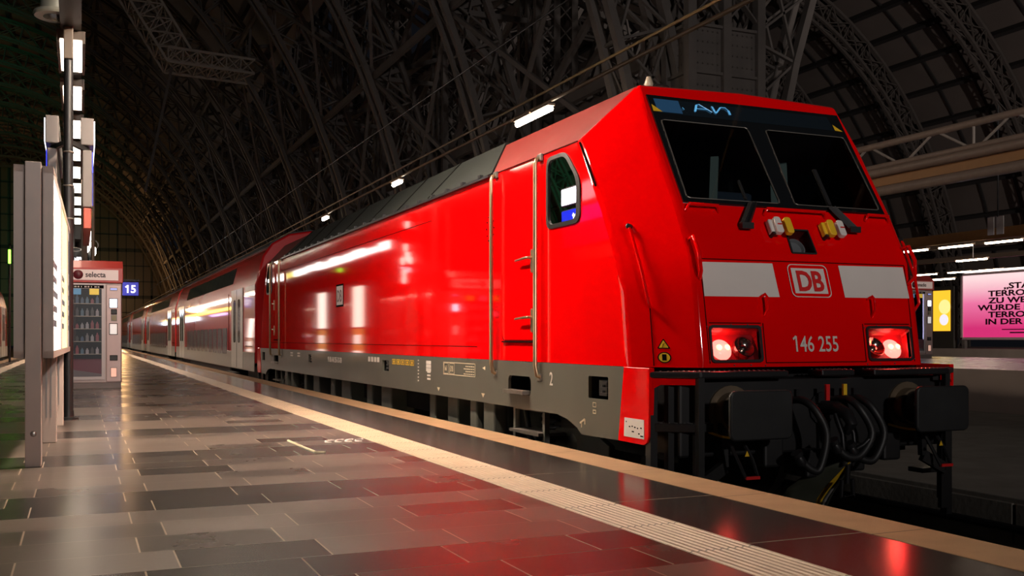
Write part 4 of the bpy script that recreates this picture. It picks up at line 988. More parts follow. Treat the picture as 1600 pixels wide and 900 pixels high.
# vending machines
def vending(ox, oy, oz, label, text_, scale=1, lit=.0):
    t = thing('vending_machine', (ox, oy+.4, oz), label, 'vending machine')
    W0, W1 = ox-.60, ox+.60; S_ = lambda v: v
    body_m = mat('machine_body', (.36, .27, .25), .38, metal=.3, var=.08)
    b = B().box((W0, oy+.02, oz+.10), (W1, oy+.85, oz+1.93)); b.out('cabinet', body_m, t, bevel=.012)
    b = B().box((W0+.01, oy+.03, oz), (W1-.01, oy+.84, oz+.17)); b.out('plinth', mat('plinth', (.16, .12, .11), .4), t)
    # red hood with slanted top and white name board
    b = B().prism([(W0-.02, oy-.03, oz+1.93), (W0-.02, oy+.86, oz+1.93), (W0-.02, oy+.86, oz+2.34), (W0-.02, oy+.14, oz+2.34), (W0-.02, oy-.03, oz+2.20)], (1.24, 0, 0)); hd = b.out('hood', mat('hood_red', (.62, .05, .04), .4, coat=.4), t, bevel=.01)
    b = B().box((W0+.02, oy-.044, oz+1.975), (W1-.06, oy-.03, oz+2.165)); nb = b.out('name_board', emis('name_board', (.80, .60, .54), .20), hd)
    text_bm(text_, .135, lambda x, y, z: (ox-.02+x, oy-.048-z, oz+2.03+y), .001, .92, .003).out('name_letters', mat('name_print', (.05, .015, .02), .5), nb)
    b = B().lathe([(.085, 0), (.075, .01), (.05, .02), (.004, .028)], (ox-.14, oy-.044, oz+2.07), (0, -1, 0), 20); b.out('round_emblem', mat('emblem', (.14, .01, .02), .4), nb, smooth=50)
    # glazed front, shelves with goods
    fx0, fx1, fz0, fz1 = W0+.05, W1-.33, oz+.20, oz+1.88
    b = B().ring([(x, oy-.005, z) for x, z in ((fx0-.035, fz0-.04), (fx1+.04, fz0-.04), (fx1+.04, fz1+.03), (fx0-.035, fz1+.03))], [(x, oy-.005, z) for x, z in ((fx0+.015, fz0+.015), (fx1-.015, fz0+.015), (fx1-.015, fz1-.06), (fx0+.015, fz1-.06))])
    fr_ = b.out('front_frame', mat('front_frame', (.40, .34, .33), .35, metal=.3), t, solid=.02)
    b = B().box((fx0, oy+.004, fz0+.32), (fx1, oy+.012, fz1)); b.out('front_glass', GLASS_CASE, t)
    b = B().box((fx0-.02, oy-.018, fz1-.055), (fx1+.02, oy-.012, fz1+.005)); nt = b.out('notice_strip', SEAMK, t)
    b = B()
    for q in range(14): b.box((fx0+.01+q*.056, oy-.021, fz1-.040), (fx0+.05+q*.056-.012*(q % 3), oy-.018, fz1-.015))
    b.out('notice_print', LETTER, nt)
    b = B().box((fx0, oy+.01, fz0), (fx1, oy+.03, fz0+.34)); fl = b.out('delivery_flap', mat('flap', (.10, .012, .03), .3), t)
    b = B().prism([(fx0, oy+.008, fz0), (fx1, oy+.008, fz0), (fx1, oy+.008, fz0+.06), (fx0, oy+.008, fz0+.2)], (0, -.004, 0)); b.out('flap_wedge', mat('flap_grey', (.10, .085, .10), .4), fl)
    # interior box in front of the cabinet body: blue-grey back with shelves
    if lit:
        b = B().box((fx0, oy+.014, fz0+.34), (fx1, oy+.018, fz1-.02)); inn = b.out('interior', emis('cold_interior', (.62, .66, 1.0), lit*2), t)
    else:
        b = B().box((fx0, oy+.014, fz0+.34), (fx1, oy+.018, fz1-.02)); inn = b.out('interior', mat('interior_dark', (.018, .028, .042), .35), t)
    rr_ = random.Random(3)
    for q in range(0 if lit else 5):
        zz = fz0+.42+q*.23
        b = B().box((fx0+.02, oy-.002, zz), (fx1-.02, oy+.016, zz+.012)); sh = b.out('shelf', STEELD, t)
        for gx in range(9):
            x0 = fx0+.03+gx*(fx1-fx0-.06)/9; wd = .052; hh = rr_.uniform(.10, .17)
            col = rr_.choice([(.03, .06, .12), (.05, .10, .16), (.10, .10, .12), (.16, .03, .05), (.03, .03, .04), (.20, .20, .24)])
            pts = [(x0, zz+.012), (x0+wd, zz+.012), (x0+wd, zz+hh*.7), (x0+wd*.7, zz+hh*.85), (x0+wd*.7, zz+hh), (x0+wd*.3, zz+hh), (x0+wd*.3, zz+hh*.85), (x0, zz+hh*.7)]
            b = B().prism([(x, oy+.000, z) for x, z in pts], (0, .013, 0)); b.out('goods', globals().setdefault('GD%s' % (col,), mat('goods', col, .3)), sh)
    for k, (x0, c) in enumerate(((fx0+.03, (.75, .50, .03)), (fx0+.60, (.75, .50, .03)), (fx0+.30, (.06, .20, .35)), (fx0+.05, (.04, .25, .45)))):
        z_ = fz1-.17 if k < 3 else fz1-.50
        b = B().box((x0, oy-.006, z_), (x0+.16, oy+.002, z_+.11)); b.out('price_card', emis('card%d' % k, c, .45), t)
    # control column
    cx0 = W1-.255
    b = B().box((cx0-.01, oy+.0, oz+.12), (W1-.01, oy+.025, oz+1.90)); cc = b.out('control_column', mat('column_metal', (.42, .30, .28), .35, metal=.35, var=.06), t, bevel=.008)
    for (z0, z1, x0, x1, m_, nm) in ((1.70, 1.735, .06, .17, emis('slot_blue', (.3, .35, .8), .8), 'card_slot'), (1.36, 1.52, .05, .17, emis('keypad_lit', (.72, .78, 1), 7), 'keypad_screen'), (1.23, 1.31, .08, .16, BLACK, 'coin_slot'), (1.10, 1.20, .08, .16, mat('coin_panel', (.30, .24, .12), .4), 'coin_panel'), (.83, 1.03, .05, .17, emis('note_lit', (.85, .78, .74), .55), 'note_reader'), (.32, .40, .06, .17, BLACK, 'return_cup'), (-.01, .16, .07, .16, emis('cup_lit', (1, .55, .42), .5), 'lower_label')):
        zz0, zz1 = oz+.22+z0*.93, oz+.22+z1*.93
        b = B().box((cx0+x0-.012, oy-.012, zz0-.012), (cx0+x1+.012, oy+.001, zz1+.012)); fm = b.out(nm+'_frame', SEAMK if nm in ('keypad_screen', 'note_reader', 'coin_slot', 'return_cup') else STEELD, cc)
        b = B().box((cx0+x0, oy-.018, zz0), (cx0+x1, oy-.004, zz1)); b.out(nm, m_, fm)
    return t
vending(.115, 19.8, 0, 'red-hooded grey snack vending machine on the platform behind the display case', 'selecta')
vending(21.67, 21.4, .35, 'red-hooded vending machine with bright interior, half hidden right of the nose', 'snacks', lit=2.6)

# number sign, letters, green bar
t = thing('platform_number_sign', (1.85, 42.8, 2.9), 'blue sign with white number 15 right of the vending machine', 'sign')
b = B().box((1.57, 42.78, 2.63), (2.17, 42.86, 3.16)); bd = b.out('sign_board', emis('sign_board_blue', (.008, .016, .45), .55), t, bevel=.01)
b = text_bm('15', .42, lambda x, y, z: (1.87+x, 42.772-z, 2.745+y), .001, 1.0, .010, 'CENTER')
xl = min(v.co.x for v in b.bm.verts); zt_ = max(v.co.z for v in b.bm.verts)
b.beam((xl+.03, 42.772, zt_-.02), (xl-.055, 42.772, zt_-.085), .004, .055); b.out('sign_figures', emis('sign_white', (1, .95, 1), 1.6), bd)
b = B().beam((XL, 42.82, 3.24), (2.2, 42.82, 3.24), .05, .06); b.beam((1.7, 42.82, 3.24), (1.7, 42.82, 3.1), .03, .03); b.beam((2.05, 42.82, 3.24), (2.05, 42.82, 3.1), .03, .03); b.out('sign_arm', BLACK, t)
t = thing('shop_sign', (-.2, 25.4, 2.6), 'dark sign with lit white letters above the vending machine hood', 'sign')
b = B().box((-1.2, 25.42, 2.56), (.10, 25.5, 3.0)); b.out('sign_board', BLACK, t); b = B().box((-.62, 25.44, 0), (-.54, 25.5, 2.6)); b.out('sign_leg', POLEB, t)
text_bm('er', .30, lambda x, y, z: (-.22+x, 25.41-z, 2.66+y), .004, 1.0, .010).out('sign_letters', emis('letters_lit', (.92, .92, 1), 4), t)
t = thing('green_light_bar', (-2.44, 42.5, 0), 'small glowing green upright light bar far left of the display case', 'light')
b = B().box((-2.48, 42.4, 3.76), (-2.40, 42.46, 4.28)); b.out('green_tube', emis('green_tube', (.25, 1, .04), 9), t)
b = B().tube([(-2.44, 42.5, 0), (-2.44, 42.5, 4.5)], .04, 8); b.out('bar_post', POLEB, t)
t = thing('lit_fascia', (0, 36, 3.3), 'long white lit fascia of the kiosk row, edge-on above the vending machine', 'sign')
b = B().box((-.20, 26.0, 3.28), (.10, 47.0, 3.62)); b.out('fascia_case', BLACK, t)
FAS = emis('fascia_white', (1, .86, .80), 9); rr = random.Random(5); y = 26.2
while y < 46.6:
    L_ = rr.uniform(.5, 1.5); h0 = rr.uniform(3.31, 3.36); h1 = rr.uniform(3.52, 3.60)
    b = B().box((.10, y, h0), (.115, min(y+L_, 46.9), h1)); b.out('fascia_panel', FAS if not 39.0 < y < 40.4 else emis('fascia_yellow', (.75, .62, .05), 4), t); y += L_+rr.uniform(.04, .16)
for yy in (27, 36, 46): b = B().tube([(-.05, yy, 0), (-.05, yy, 3.3)], .05, 8); b.out('fascia_leg', POLEB, t)
t = thing('kiosk_row', (0, 85, 3.2), 'far lit kiosk row along the platform, edge-on toward the hall end', 'kiosk')
b = B().box((-.22, 60, 2.85), (.08, 112, 3.66)); b.out('front_case', BLACK, t)
for (y0_, y1_, a_, c_, m_) in ((60.3, 84, 3.40, 3.60, emis('amber_band', (1, .48, .06), 9)), (62, 70, 3.05, 3.22, emis('violet_band', (.55, .40, 1), 4)), (78, 111, 2.95, 3.32, emis('cold_band', (.75, .85, 1), 9)), (85, 111, 3.42, 3.6, emis('amber_band2', (1, .6, .15), 8))):
    b = B().box((.08, y0_, a_), (.095, y1_, c_)); b.out('light_band', m_, t)
for yy in (61, 85, 110): b = B().tube([(-.05, yy, 0), (-.05, yy, 2.9)], .05, 8); b.out('front_leg', POLEB, t)
# lit poster pillars between the machine and the far end of the platform, facing the train
for (yy, lab, c1, c2) in ((28.2, 'lit poster pillar on the platform, mirrored in the red side wall nearer the cab', (1, .80, .66), (1, .45, .12)), (33.0, 'lit poster pillar on the platform, mirrored beside the side badge', (1, .82, .70), (1, .48, .15)), (50.0, 'lit poster pillar far down the platform behind the number sign', (1, .75, .65), (1, .6, .4))):
    t = thing('poster_pillar', (.05, yy, 0), lab, 'poster pillar', 'poster pillars')
    b = B().box((-.25, yy, 0), (.28, yy+1.35, 2.6)); b.out('pillar_case', mat('pillar_case', (.12, .10, .10), .4), t, bevel=.02)
    b = B().box((.28, yy+.10, 1.25), (.295, yy+1.25, 2.45)); b.out('poster_white', emis('poster_white', c1, 5.5), t)
    b = B().box((.28, yy+.10, .25), (.295, yy+1.25, 1.2)); pf = b.out('poster_orange', emis('poster_orange', c2, 1.6), t)
    b = B().box((.295, yy+.4, .75), (.30, yy+1.1, 1.02)); b.box((.295, yy+.3, .40), (.30, yy+1.2, .55)); b.out('poster_print', emis('poster_print', (1, .9, .8), 4), pf)

# ------------------------------------------------------------------ hall roof, columns, end wall
XC, AW, AH = -11.5, 28.0, 32.0         # left hall: centre line, half span, rise of the arches
XC2 = XC+2*AW
ZB = -.4
def arch(cx, a, h, t): return (cx+a*math.cos(t), ZB+(h-ZB)*math.sin(t))
def skin(name, cx, ta, tb):
    b = B(); n = 44; pr = None
    for k in range(n+1):
        p = arch(cx, AW+.9, AH+.9, ta+(tb-ta)*k/n); A = b.bm.verts.new((p[0], -16, p[1])); D_ = b.bm.verts.new((p[0], 206, p[1]))
        if pr: b.bm.faces.new((pr[0], pr[1], D_, A))
        pr = (A, D_)
    return struct(b.out(name, SKIN, recalc=False))
ce = skin('ceiling', XC, .62, PI); ce2 = skin('ceiling', XC2, .04, PI-.62)
for cx, par in ((XC, ce), (XC2, ce2)):
    for k in range(2, 33):
        x, z = arch(cx, AW+.55, AH+.55, PI*k/34)
        if z < 19 and (x-cx)*(1 if cx == XC else -1) > 0: continue
        b = B().beam((x, -15, z), (x, 205, z), .30, .62, (x-cx, 0, (z-ZB)*AW/AH)); b.out('purlin', IRON_DARK, par)
SP = 10.4; Y0 = 24.4
for cx, par, ta, tb in ((XC, ce, .64, PI-.05), (XC2, ce2, .05, PI-.64)):
    for k in range(36):
        y = Y0-2*SP+SP*(k//2)+SP*(k % 2+1)/3
        b = B(); pr = None
        for i in range(29):
            x, z = arch(cx, AW+.72, AH+.72, ta+(tb-ta)*i/28)
            if pr: b.beam(pr, (x, y, z), .13, .18, (0, 1, 0))
            pr = (x, y, z)
        b.out('rafter', IRON_DARK, par)
def rib(cx, y, lab, group):
    b = B(); n = 40
    for dy in (-.42, .42):
        pr = None
        for k in range(n+1):
            t_ = PI*k/n
            o_ = arch(cx, AW, AH, t_); i_ = arch(cx, AW-1.7, AH-1.7, t_)
            O, I = (o_[0], y+dy, o_[1]), (i_[0], y+dy, i_[1])
            if pr:
                b.beam(pr[0], O, .22, .26, (0, 1, 0)); b.beam(pr[1], I, .22, .26, (0, 1, 0))
                b.beam(pr[0], I, .07, .10, (0, 1, 0)); b.beam(pr[1], O, .07, .10, (0, 1, 0))
            b.beam(O, I, .08, .12, (0, 1, 0)); pr = (O, I)
    for k in range(0, n+1, 1):
        i_ = arch(cx, AW-1.7, AH-1.7, PI*k/n); o_ = arch(cx, AW, AH, PI*k/n); j_ = arch(cx, AW-1.7, AH-1.7, PI*min(k+1, n)/n)
        b.beam((i_[0], y-.42, i_[1]), (i_[0], y+.42, i_[1]), .08, .08); b.beam((i_[0], y-.42, i_[1]), (j_[0], y+.42, j_[1]), .06, .06)
    o = b.out('roof_arch', IRON); return tag(o, lab, 'roof arch', group)
ORD = ['first', 'second', 'third', 'fourth', 'fifth', 'sixth', 'seventh', 'eighth', 'ninth', 'tenth', 'eleventh', 'twelfth', 'thirteenth', 'fourteenth', 'fifteenth', 'sixteenth', 'seventeenth', 'eighteenth', 'nineteenth']
G1, G2 = 'lattice roof arches of the near hall', 'lattice roof arches of the right hall'
r1 = rib(XC, Y0, '', G1); r2 = rib(XC2, Y0, '', G2)
NR = 17
for k in range(0, NR):
    nm = ORD[k]
    for r, hall in ((r1, 'near hall'), (r2, 'hall beyond the columns')):
        lab = 'curved lattice iron roof arch over the %s, %s from the locomotive nose' % (hall, nm)
        if k == 0: r['label'] = lab
        elif k < 12 or hall == 'near hall': 
            c = r.copy(); C.objects.link(c); c.location.y += k*SP; c['label'] = lab
# columns between the halls with bracing bays
CXX = XC+AW
def column(y, wd, lab):
    t = thing('steel_column', (CXX, y, .35), lab, 'column', 'riveted columns between the halls')
    h = wd/2; zt = 27
    b = B()
    for sx in (-1, 0, 1):
        for sy in (-1, 0, 1):
            if sx == 0 and sy == 0: continue
            b.box((CXX+sx*h-.13, y+sy*h-.13, .35), (CXX+sx*h+.13, y+sy*h+.13, zt))
    b.out('corner_flanges', IRON, t)
    b = B()
    for sx in (-1, 1): b.box((CXX+sx*(h-.04)-.02, y-h, .35), (CXX+sx*(h-.04)+.02, y+h, 9.6))
    for sy in (-1, 1): b.box((CXX-h, y+sy*(h-.04)-.02, .35), (CXX+h, y+sy*(h-.04)+.02, 9.6))
    b.out('web_plate', IRON, t)
    b = B()
    for zz in (8.2, 9.5):
        b.box((CXX-h-.09, y-h-.09, zz), (CXX+h+.09, y+h+.09, zz+.08))
    b.out('band_plate', IRON, t)
    b = B(); st = wd*1.05; z = 9.7
    while z < zt-st:
        for sy in (-1, 1):
            for (xa, xb) in ((-h, 0), (0, h)):
                b.beam((CXX+xa, y+sy*h, z), (CXX+xb, y+sy*h, z+st*.5), .05, .16, (0, 1, 0)); b.beam((CXX+xb, y+sy*h, z), (CXX+xa, y+sy*h, z+st*.5), .05, .16, (0, 1, 0))
        for sx in (-1, 1):
            for (ya, yb) in ((-h, 0), (0, h)):
                b.beam((CXX+sx*h, y+ya, z), (CXX+sx*h, y+yb, z+st*.5), .16, .05); b.beam((CXX+sx*h, y+yb, z), (CXX+sx*h, y+ya, z+st*.5), .16, .05)
        z += st*.5
    b.out('lattice', IRON, t)
    # rivets on the band
    b = B()
    for zz in (7.9, 8.5, 8.8, 9.1, 9.4):
        for i in range(14):
            f = -h+wd*(i+.5)/14
            b.lathe([(.03, 0), (.015, .02)], (CXX+f, y-h-.02, zz), (0, -1, 0), 5); b.lathe([(.03, 0), (.015, .02)], (CXX-h-.02, y+f, zz), (-1, 0, 0), 5)
    b.out('rivet', IRON, t)
    return t
WCOL = 1.5
column(Y0, 2.3, 'broad riveted steel column rising right behind the cab roof')
col0 = column(Y0+SP, WCOL, 'riveted lattice steel column, second counted from the cab roof')
for k in range(2, 16):
    dup(col0, (0, (k-1)*SP, 0), 'riveted lattice steel column, %s counted from the cab roof' % ORD[k])
def bracing(y, lab):
    b = B(); y1 = y+SP; lv = [3.5, 9.4, 15.0, 20.5, 26]
    for z0, z1 in zip(lv, lv[1:]):
        for dx in (-.5, .5):
            b.beam((CXX+dx, y, z0), (CXX+dx, y1, z1), .16, .26); b.beam((CXX+dx, y1, z0), (CXX+dx, y, z1), .16, .26)
            b.beam((CXX+dx, y, z1), (CXX+dx, y1, z1), .2, .34)
        n = 12
        for i in range(n): b.beam((CXX-.5, y+SP*i/n, z1-.1), (CXX+.5, y+SP*(i+1)/n, z1+.1), .06, .06)
    for sx, cx in ((-1, XC), (1, XC2)):
        for z0, z1 in ((6, 13), (13, 19.5)):
            tA = math.asin((z0-ZB)/(AH-ZB)); tB = math.asin((z1-ZB)/(AH-ZB))
            pa = cx-sx*(AW-1.7)*math.cos(tA)*-1 if sx < 0 else cx-(AW-1.7)*math.cos(tA)
            pb = cx+(AW-1.7)*math.cos(tB) if sx < 0 else cx-(AW-1.7)*math.cos(tB)
            pa = cx+(AW-1.7)*math.cos(tA) if sx < 0 else pa
            b.beam((CXX, y, z0+3), (pb, y, z1), .2, .22); b.beam((CXX, y, z1+1.5), (pb, y, z1), .16, .2); b.beam((CXX, y, z0), (pa, y, z0), .16, .2)
            b.beam((pa, y, z0), (pb, y1, z1), .14, .16); b.beam((pa, y1, z0), (pb, y, z1), .14, .16); b.beam((pb, y, z1), (pb, y1, z1), .16, .3)
    return tag(b.out('cross_bracing', IRON), lab, 'bracing', 'bracing bays between the columns')
br0 = bracing(Y0, 'diagonal steel bracing behind the cab roof, between the first two columns')
for k in range(1, 14):
    c = br0.copy(); C.objects.link(c); c.location.y += k*SP; c['label'] = 'diagonal steel bracing bay, %s beyond the one at the cab' % ORD[k]
# glazed end wall of the near hall: dark panes in a steel grid
b = B(); n = 40
b.poly([(arch(XC, AW+.8, AH+.8, PI*k/n)[0], 201, arch(XC, AW+.8, AH+.8, PI*k/n)[1]) for k in range(n+1)])
wb = struct(b.out('wall_back', mat('end_glass', (.16, .10, .06), .35), recalc=False))
b = B()
for i in range(-18, 19):
    x = XC+i*1.5; zt = ZB+(AH-ZB)*math.sqrt(max(0, 1-(i*1.5/AW)**2)); wd = .34 if i % 4 == 0 else .12
    b.box((x-wd/2, 200.6, -.4), (x+wd/2, 200.9, zt))
for j in range(1, 11):
    z = j*2.9; hw_ = AW*math.sqrt(max(0, 1-((z-ZB)/(AH-ZB))**2)); ht = .6 if j in (3, 6) else .16
    b.box((XC-hw_, 200.6, z-ht/2), (XC+hw_, 200.9, z+ht/2))
b.out('glazing_grid', BLACK, wb)

def truss(b, p, q, w_, h_, n):
    p, q = Vector(p), Vector(q); d = (q-p).normalized(); u = Vector((-d.z, 0, d.x)); v = Vector((0, 1, 0))
    cs = [(-1, -1), (1, -1), (1, 1), (-1, 1)]
    for a, c in cs: b.beam(p+v*a*w_/2+u*c*h_/2, q+v*a*w_/2+u*c*h_/2, .13, .13, (0, 1, 0))
    for i in range(n):
        A, Q = p+(q-p)*i/n, p+(q-p)*(i+1)/n
        for k in range(4):
            (a, c), (e, f) = cs[k], cs[(k+1) % 4]
            b.beam(A+v*a*w_/2+u*c*h_/2, Q+v*e*w_/2+u*f*h_/2, .055, .055, (0, 1, 0)); b.beam(A+v*e*w_/2+u*f*h_/2, Q+v*a*w_/2+u*c*h_/2, .055, .055, (0, 1, 0))
            b.beam(A+v*a*w_/2+u*c*h_/2, A+v*e*w_/2+u*f*h_/2, .06, .06, (0, 1, 0))
mg = thing('maintenance_gantry', (5, 61, 17), 'pale lattice maintenance gantry hanging high under the near hall roof', 'gantry')
GM = mat('gantry_iron', (.34, .30, .26), .6)
b = B(); truss(b, (-2.6, 61, 26.6), (2.2, 61, 21.8), 2.6, 1.5, 7); truss(b, (2.2, 61, 21.8), (5.2, 61, 17.0), 2.6, 1.5, 6); b.out('inclined_truss', GM, mg)
b = B(); truss(b, (4.6, 61, 17.0), (9.4, 61, 16.8), 2.6, .8, 6); b.out('walkway', GM, mg)
for p_, q_ in (((4.9, 61, 16.6), (3.4, 60, 9.2)), ((9.2, 61, 16.9), (9.4, 61, 19.9)), ((2.2, 61, 22.4), (2.6, 61, 27.0))): B().beam(p_, q_, .15, .15).out('strut', IRON, mg)

# ------------------------------------------------------------------ things right of and behind the train
def wire(name, p, q, r, m, lab, cat): return tag(B().tube([p, q], r, 6).out(name, m), lab, cat)
wire('contact_wire', (6.6, -4, 4.72), (6.6, 120, 4.72), .02, mat('copper_wire', (.30, .20, .09), .5), 'thin overhead contact wire above the locomotive roof', 'overhead wire')
wire('catenary_wire', (6.6, -4, 5.9), (6.6, 120, 5.9), .012, BLACKM, 'thin upper overhead wire above the locomotive', 'overhead wire')
# hanging tube lights of the next platform, seen over the roof
t0 = None
for (y, lab) in ((22.15, 'lit tube light above the cab roof, right one of the close pair'), (23.25, 'lit tube light above the cab roof, left one of the close pair'), (34.6, 'lit tube light seen over the middle of the grey roof'), (46.2, 'lit tube light seen over the rear end of the grey roof'), (58.0, 'lit tube light farthest behind, low over the first coach')):
    if t0 is None:
        t0 = thing('tube_light', (10.6, y, 6.6), lab, 'tube light', 'tube lights over the next platform')
        b = B().tube([(10.6, y, 6.55), (10.6, y+.95, 6.55)], .07, 10); b.out('tube', LAMPF, t0)
        b = B().box((10.5, y-.03, 6.62), (10.7, y+.98, 6.68)); b.out('tray', PIPE, t0)
    else: dup(t0, (0, y-22.15, 0), lab)
tag(B().tube([(10.6, 5, 6.74), (10.6, 120, 6.74)], .045, 8).out('light_cable', mat('cable_brown', (.22, .14, .08), .5)), 'long brown cable carrying the tube lights behind the train', 'cable')
# lattice gantry with pipes at right
gt = thing('pipe_gantry', (18, 30, 4), 'pale tubular lattice gantry with parallel pipes at upper right', 'gantry')
XG = 18.0
b = B().tube([(XG, 8, 5.64), (XG, 75, 5.64)], .085, 12); b.out('top_chord', PIPE, gt, smooth=50)
b = B().tube([(XG, 8, 5.12), (XG, 75, 5.12)], .07, 12); b.out('bottom_chord', PIPE, gt, smooth=50)
b = B(); y = 10
k = 0
while y < 72:
    b.tube([(XG, y, 5.14), (XG, y+.85, 5.62)], .032, 8); b.tube([(XG, y+1.0, 5.62), (XG, y+1.75, 5.14)], .032, 8)
    if k % 3 == 2: b.tube([(XG, y+1.95, 5.14), (XG, y+1.95, 5.62)], .032, 8)
    y += 2.1; k += 1
b.out('lattice_bars', mat('bar_pale', (.50, .42, .36), .4), gt, smooth=50)
for z, r_, m_ in ((4.93, .10, PIPE), (4.47, .12, PIPE)):
    b = B().tube([(XG-.2, 8, z), (XG-.2, 75, z)], r_, 12); b.out('pipe', m_, gt, smooth=50)
b = B().box((XG-.1, 8, 4.62), (XG+.25, 75, 4.84)); b.out('ochre_channel', ORANGE, gt)
for yy in (21.5, 33, 45, 57):
    b = B().box((XG-.16, yy-.12, 5.0), (XG+.16, yy+.12, 5.2)); b.out('clamp', BLACK, gt, bevel=.02)
for yy in (26.0, 52.0):
    b = B().box((XG+.3, yy, .35), (XG+.55, yy+.25, 4.7)); b.out('gantry_leg', IRON, gt)
# ochre light beam and its fluorescent strips on the platform farther right
XO = 27.0
ob = thing('ochre_beam', (XO, 40, 4), 'ochre horizontal beam with strip lights beneath at right', 'beam')
b = B().box((XO-.12, 14, 4.12), (XO+.12, 90, 4.45)); b.out('beam', ORANGE, ob)
for yy in (39.0, 53.0, 67.0): b = B().box((XO+.2, yy, -.87), (XO+.5, yy+.3, 4.0)); b.out('beam_leg', IRON, ob)
s0 = None
SL = emis('strip_light', (1, .82, .58), 25)
STR = [(XO, 22.4, 4.0, 'strip light under the ochre beam, right one at the picture edge'), (XO, 24.3, 4.0, 'strip light under the ochre beam, middle one'), (XO, 26.2, 4.0, 'strip light under the ochre beam, left one beside the nose'),
       (30.5, 26.8, 3.84, 'hanging strip light on a rod above the pink billboard'), (33.0, 30.6, 3.38, 'small hanging strip light above the yellow poster'),
       (40, 36.1, 4.2, 'dim far strip light left of the billboard top, middle of three'), (40, 38.2, 4.2, 'dim far strip light above the right vending machine'), (40, 34.2, 4.2, 'dim far strip light just above the pink billboard')]
for x, y, z, lab in STR:
    if s0 is None:
        s0 = thing('strip_light', (x, y, z), lab, 'strip light', 'strip lights at right')
        b = B().box((x-.05, y, z-.03), (x+.05, y+1.35, z+.02)); b.out('tube', SL, s0)
        b = B().box((x-.08, y-.05, z+.02), (x+.08, y+1.4, z+.07)); b.out('tray', PIPE, s0)
        sx0 = (x, y, z)
    else: dup(s0, (x-sx0[0], y-sx0[1], z-sx0[2]), lab)
for (x, y0_, y1_, z, lab) in ((30.5, 12, 80, 4.35, 'dark overhead carrier beam above the hanging strip light'), (40, 12, 90, 4.75, 'dark far carrier beam above the dim strip lights')):
    tag(B().box((x-.12, y0_, z), (x+.12, y1_, z+.22)).out('carrier_beam', mat('beam_brown', (.16, .11, .08), .6)), lab, 'beam')
tag(B().tube([(30.5, 27.4, 3.9), (30.5, 27.4, 4.36)], .015, 6).out('hanger_rod', STEELD), 'thin rod hanging the strip light from its beam', 'rod')
# hanging white panels
t = thing('hanging_panel_sign', (24, 21.5, 4), 'pair of narrow white panels hanging above the ochre beam', 'hanging sign')
b = B().box((22.0, 18.80, 3.63), (22.02, 19.02, 4.10)); b.box((22.0, 18.80, 3.63), (22.26, 18.82, 4.10)) if False else None; b.out('panel', WHITE, t, bevel=.004)
b = B().box((22.0, 19.10, 3.63), (22.02, 19.30, 4.10)); b.out('panel', WHITE, t, bevel=.004)
b = B().tube([(22.01, 18.98, 4.08), (22.01, 18.98, 7.0)], .02, 6); b.out('hanger', BLACKM, t)
# billboard
PB = bpy.data.materials.new('pink_poster'); PB.use_nodes = True; tt = PB.node_tree; pbs = tt.nodes['Principled BSDF']
tc = nd(tt, 'ShaderNodeTexCoord'); sx = nd(tt, 'ShaderNodeSeparateXYZ'); tt.links.new(tc.outputs['Generated'], sx.inputs[0])
rp = nd(tt, 'ShaderNodeValToRGB'); rp.color_ramp.elements[0].color = (.62, .03, .17, 1); rp.color_ramp.elements[1].color = (.95, .70, .72, 1); rp.color_ramp.elements[0].position = .15; rp.color_ramp.elements[1].position = .95
el = rp.color_ramp.elements.new(.55); el.color = (.80, .17, .36, 1)
tt.links.new(sx.outputs[2], rp.inputs[0]); tt.links.new(rp.outputs[0], pbs.inputs['Base Color']); tt.links.new(rp.outputs[0], pbs.inputs['Emission Color']); pbs.inputs['Emission Strength'].default_value = .95; pbs.inputs['Roughness'].default_value = .4
LB_ = 46.0
bb = thing('billboard', (LB_, 40, .35), 'lit pink billboard with bold black German text at the right edge', 'billboard')
ya, yb = 33.0, 42.0; z0, z1 = .98, 4.45
b = B().box((LB_, ya, z0), (LB_+.03, yb, z1)); pn = b.out('poster', PB, bb)
b = B()
for (a, c, d, e) in ((ya-.15, z0-.14, yb+.15, z0), (ya-.15, z1, yb+.15, z1+.14), (ya-.15, z0-.14, ya, z1+.14), (yb, z0-.14, yb+.15, z1+.14)): b.box((LB_-.06, a, c), (LB_+.3, d, e))
b.out('frame', mat('billboard_frame', (.62, .45, .48), .4), bb, bevel=.02)
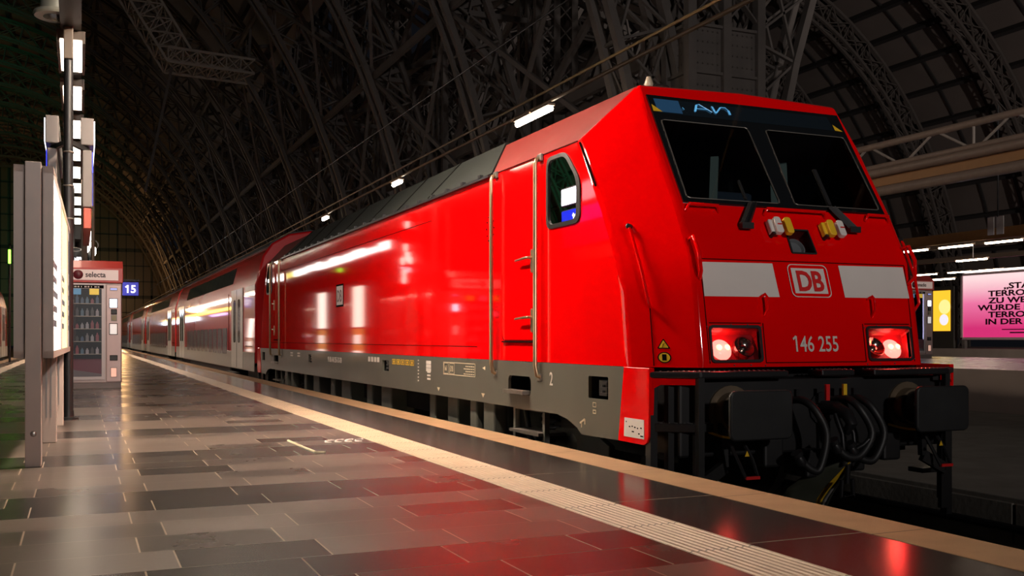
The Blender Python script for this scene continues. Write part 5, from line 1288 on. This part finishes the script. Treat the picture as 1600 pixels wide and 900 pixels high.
b = B().box((LB_-.05, ya, z1+.16), (LB_+.1, yb-.1, z1+.26)); b.out('light_strip', emis('billboard_strip', (1, .9, .8), 3), bb)
for yy in (yb+.02, ya+.3): b = B().box((LB_, yy-.12, .35), (LB_+.2, yy+.08, z0)); b.out('leg', IRON, bb)
INK = mat('poster_ink', (.035, .008, .02), .5)
for i, (tx, yc_) in enumerate((('„STAAT', 0), ('TERRORISTIN', 0), ('ZU WERDEN,', 0), ('WURDE ICH EINE', 0), ('TERRORISTIN', 0), ('IN DER KUNST', 0))):
    zz = 3.62-i*.385
    text_bm(tx, .43, lambda x, y, z: (LB_-.012-z, 38.0-x, zz+y), .002, 1.75, .014, 'CENTER').out('poster_text', INK, pn)
b = B().box((LB_-.014, 37.2, 1.38), (LB_-.01, 39.4, 1.43)); b.out('poster_text', INK, pn)
b = B().box((LB_-.014, 37.6, 1.20), (LB_-.01, 38.9, 1.27)); b.out('poster_text', INK, pn)
# yellow poster in dark city-light frame, blue screen
yp_ = thing('poster_case', (46, 44, .35), 'yellow lit poster in a dark upright frame left of the billboard', 'poster case')
b = B().box((LB_+.1, 42.75, .35), (LB_+.4, 44.55, 3.95)); b.out('case', mat('citylight_dark', (.05, .045, .04), .4), yp_, bevel=.03)
b = B().box((LB_+.07, 43.0, 1.35), (LB_+.1, 44.25, 3.70)); pf = b.out('poster', emis('yellow_poster', (1, .52, .03), 1.15), yp_)
b = B().lathe([(.32, 0), (.32, .01)], (LB_+.07, 43.45, 2.0), (-1, 0, 0), 24); b.out('poster_spot', emis('poster_pale', (.85, .80, .9), 1.0), pf)
b = B().lathe([(.42, 0), (.42, .008)], (LB_+.07, 43.4, 2.75), (-1, 0, 0), 24); b.out('poster_glow', emis('poster_cream', (1, .72, .25), 1.2), pf)
sc_ = thing('blue_screen', (48, 46, .35), 'small dim blue screen left of the yellow poster', 'screen')
b = B().box((46.3, 45.05, 1.55), (46.36, 46.2, 2.15)); b.out('screen_face', emis('dim_blue', (.02, .14, .45), .5), sc_); b = B().box((46.36, 45.0, .35), (46.46, 46.25, 2.2)); b.out('screen_case', BLACK, sc_)
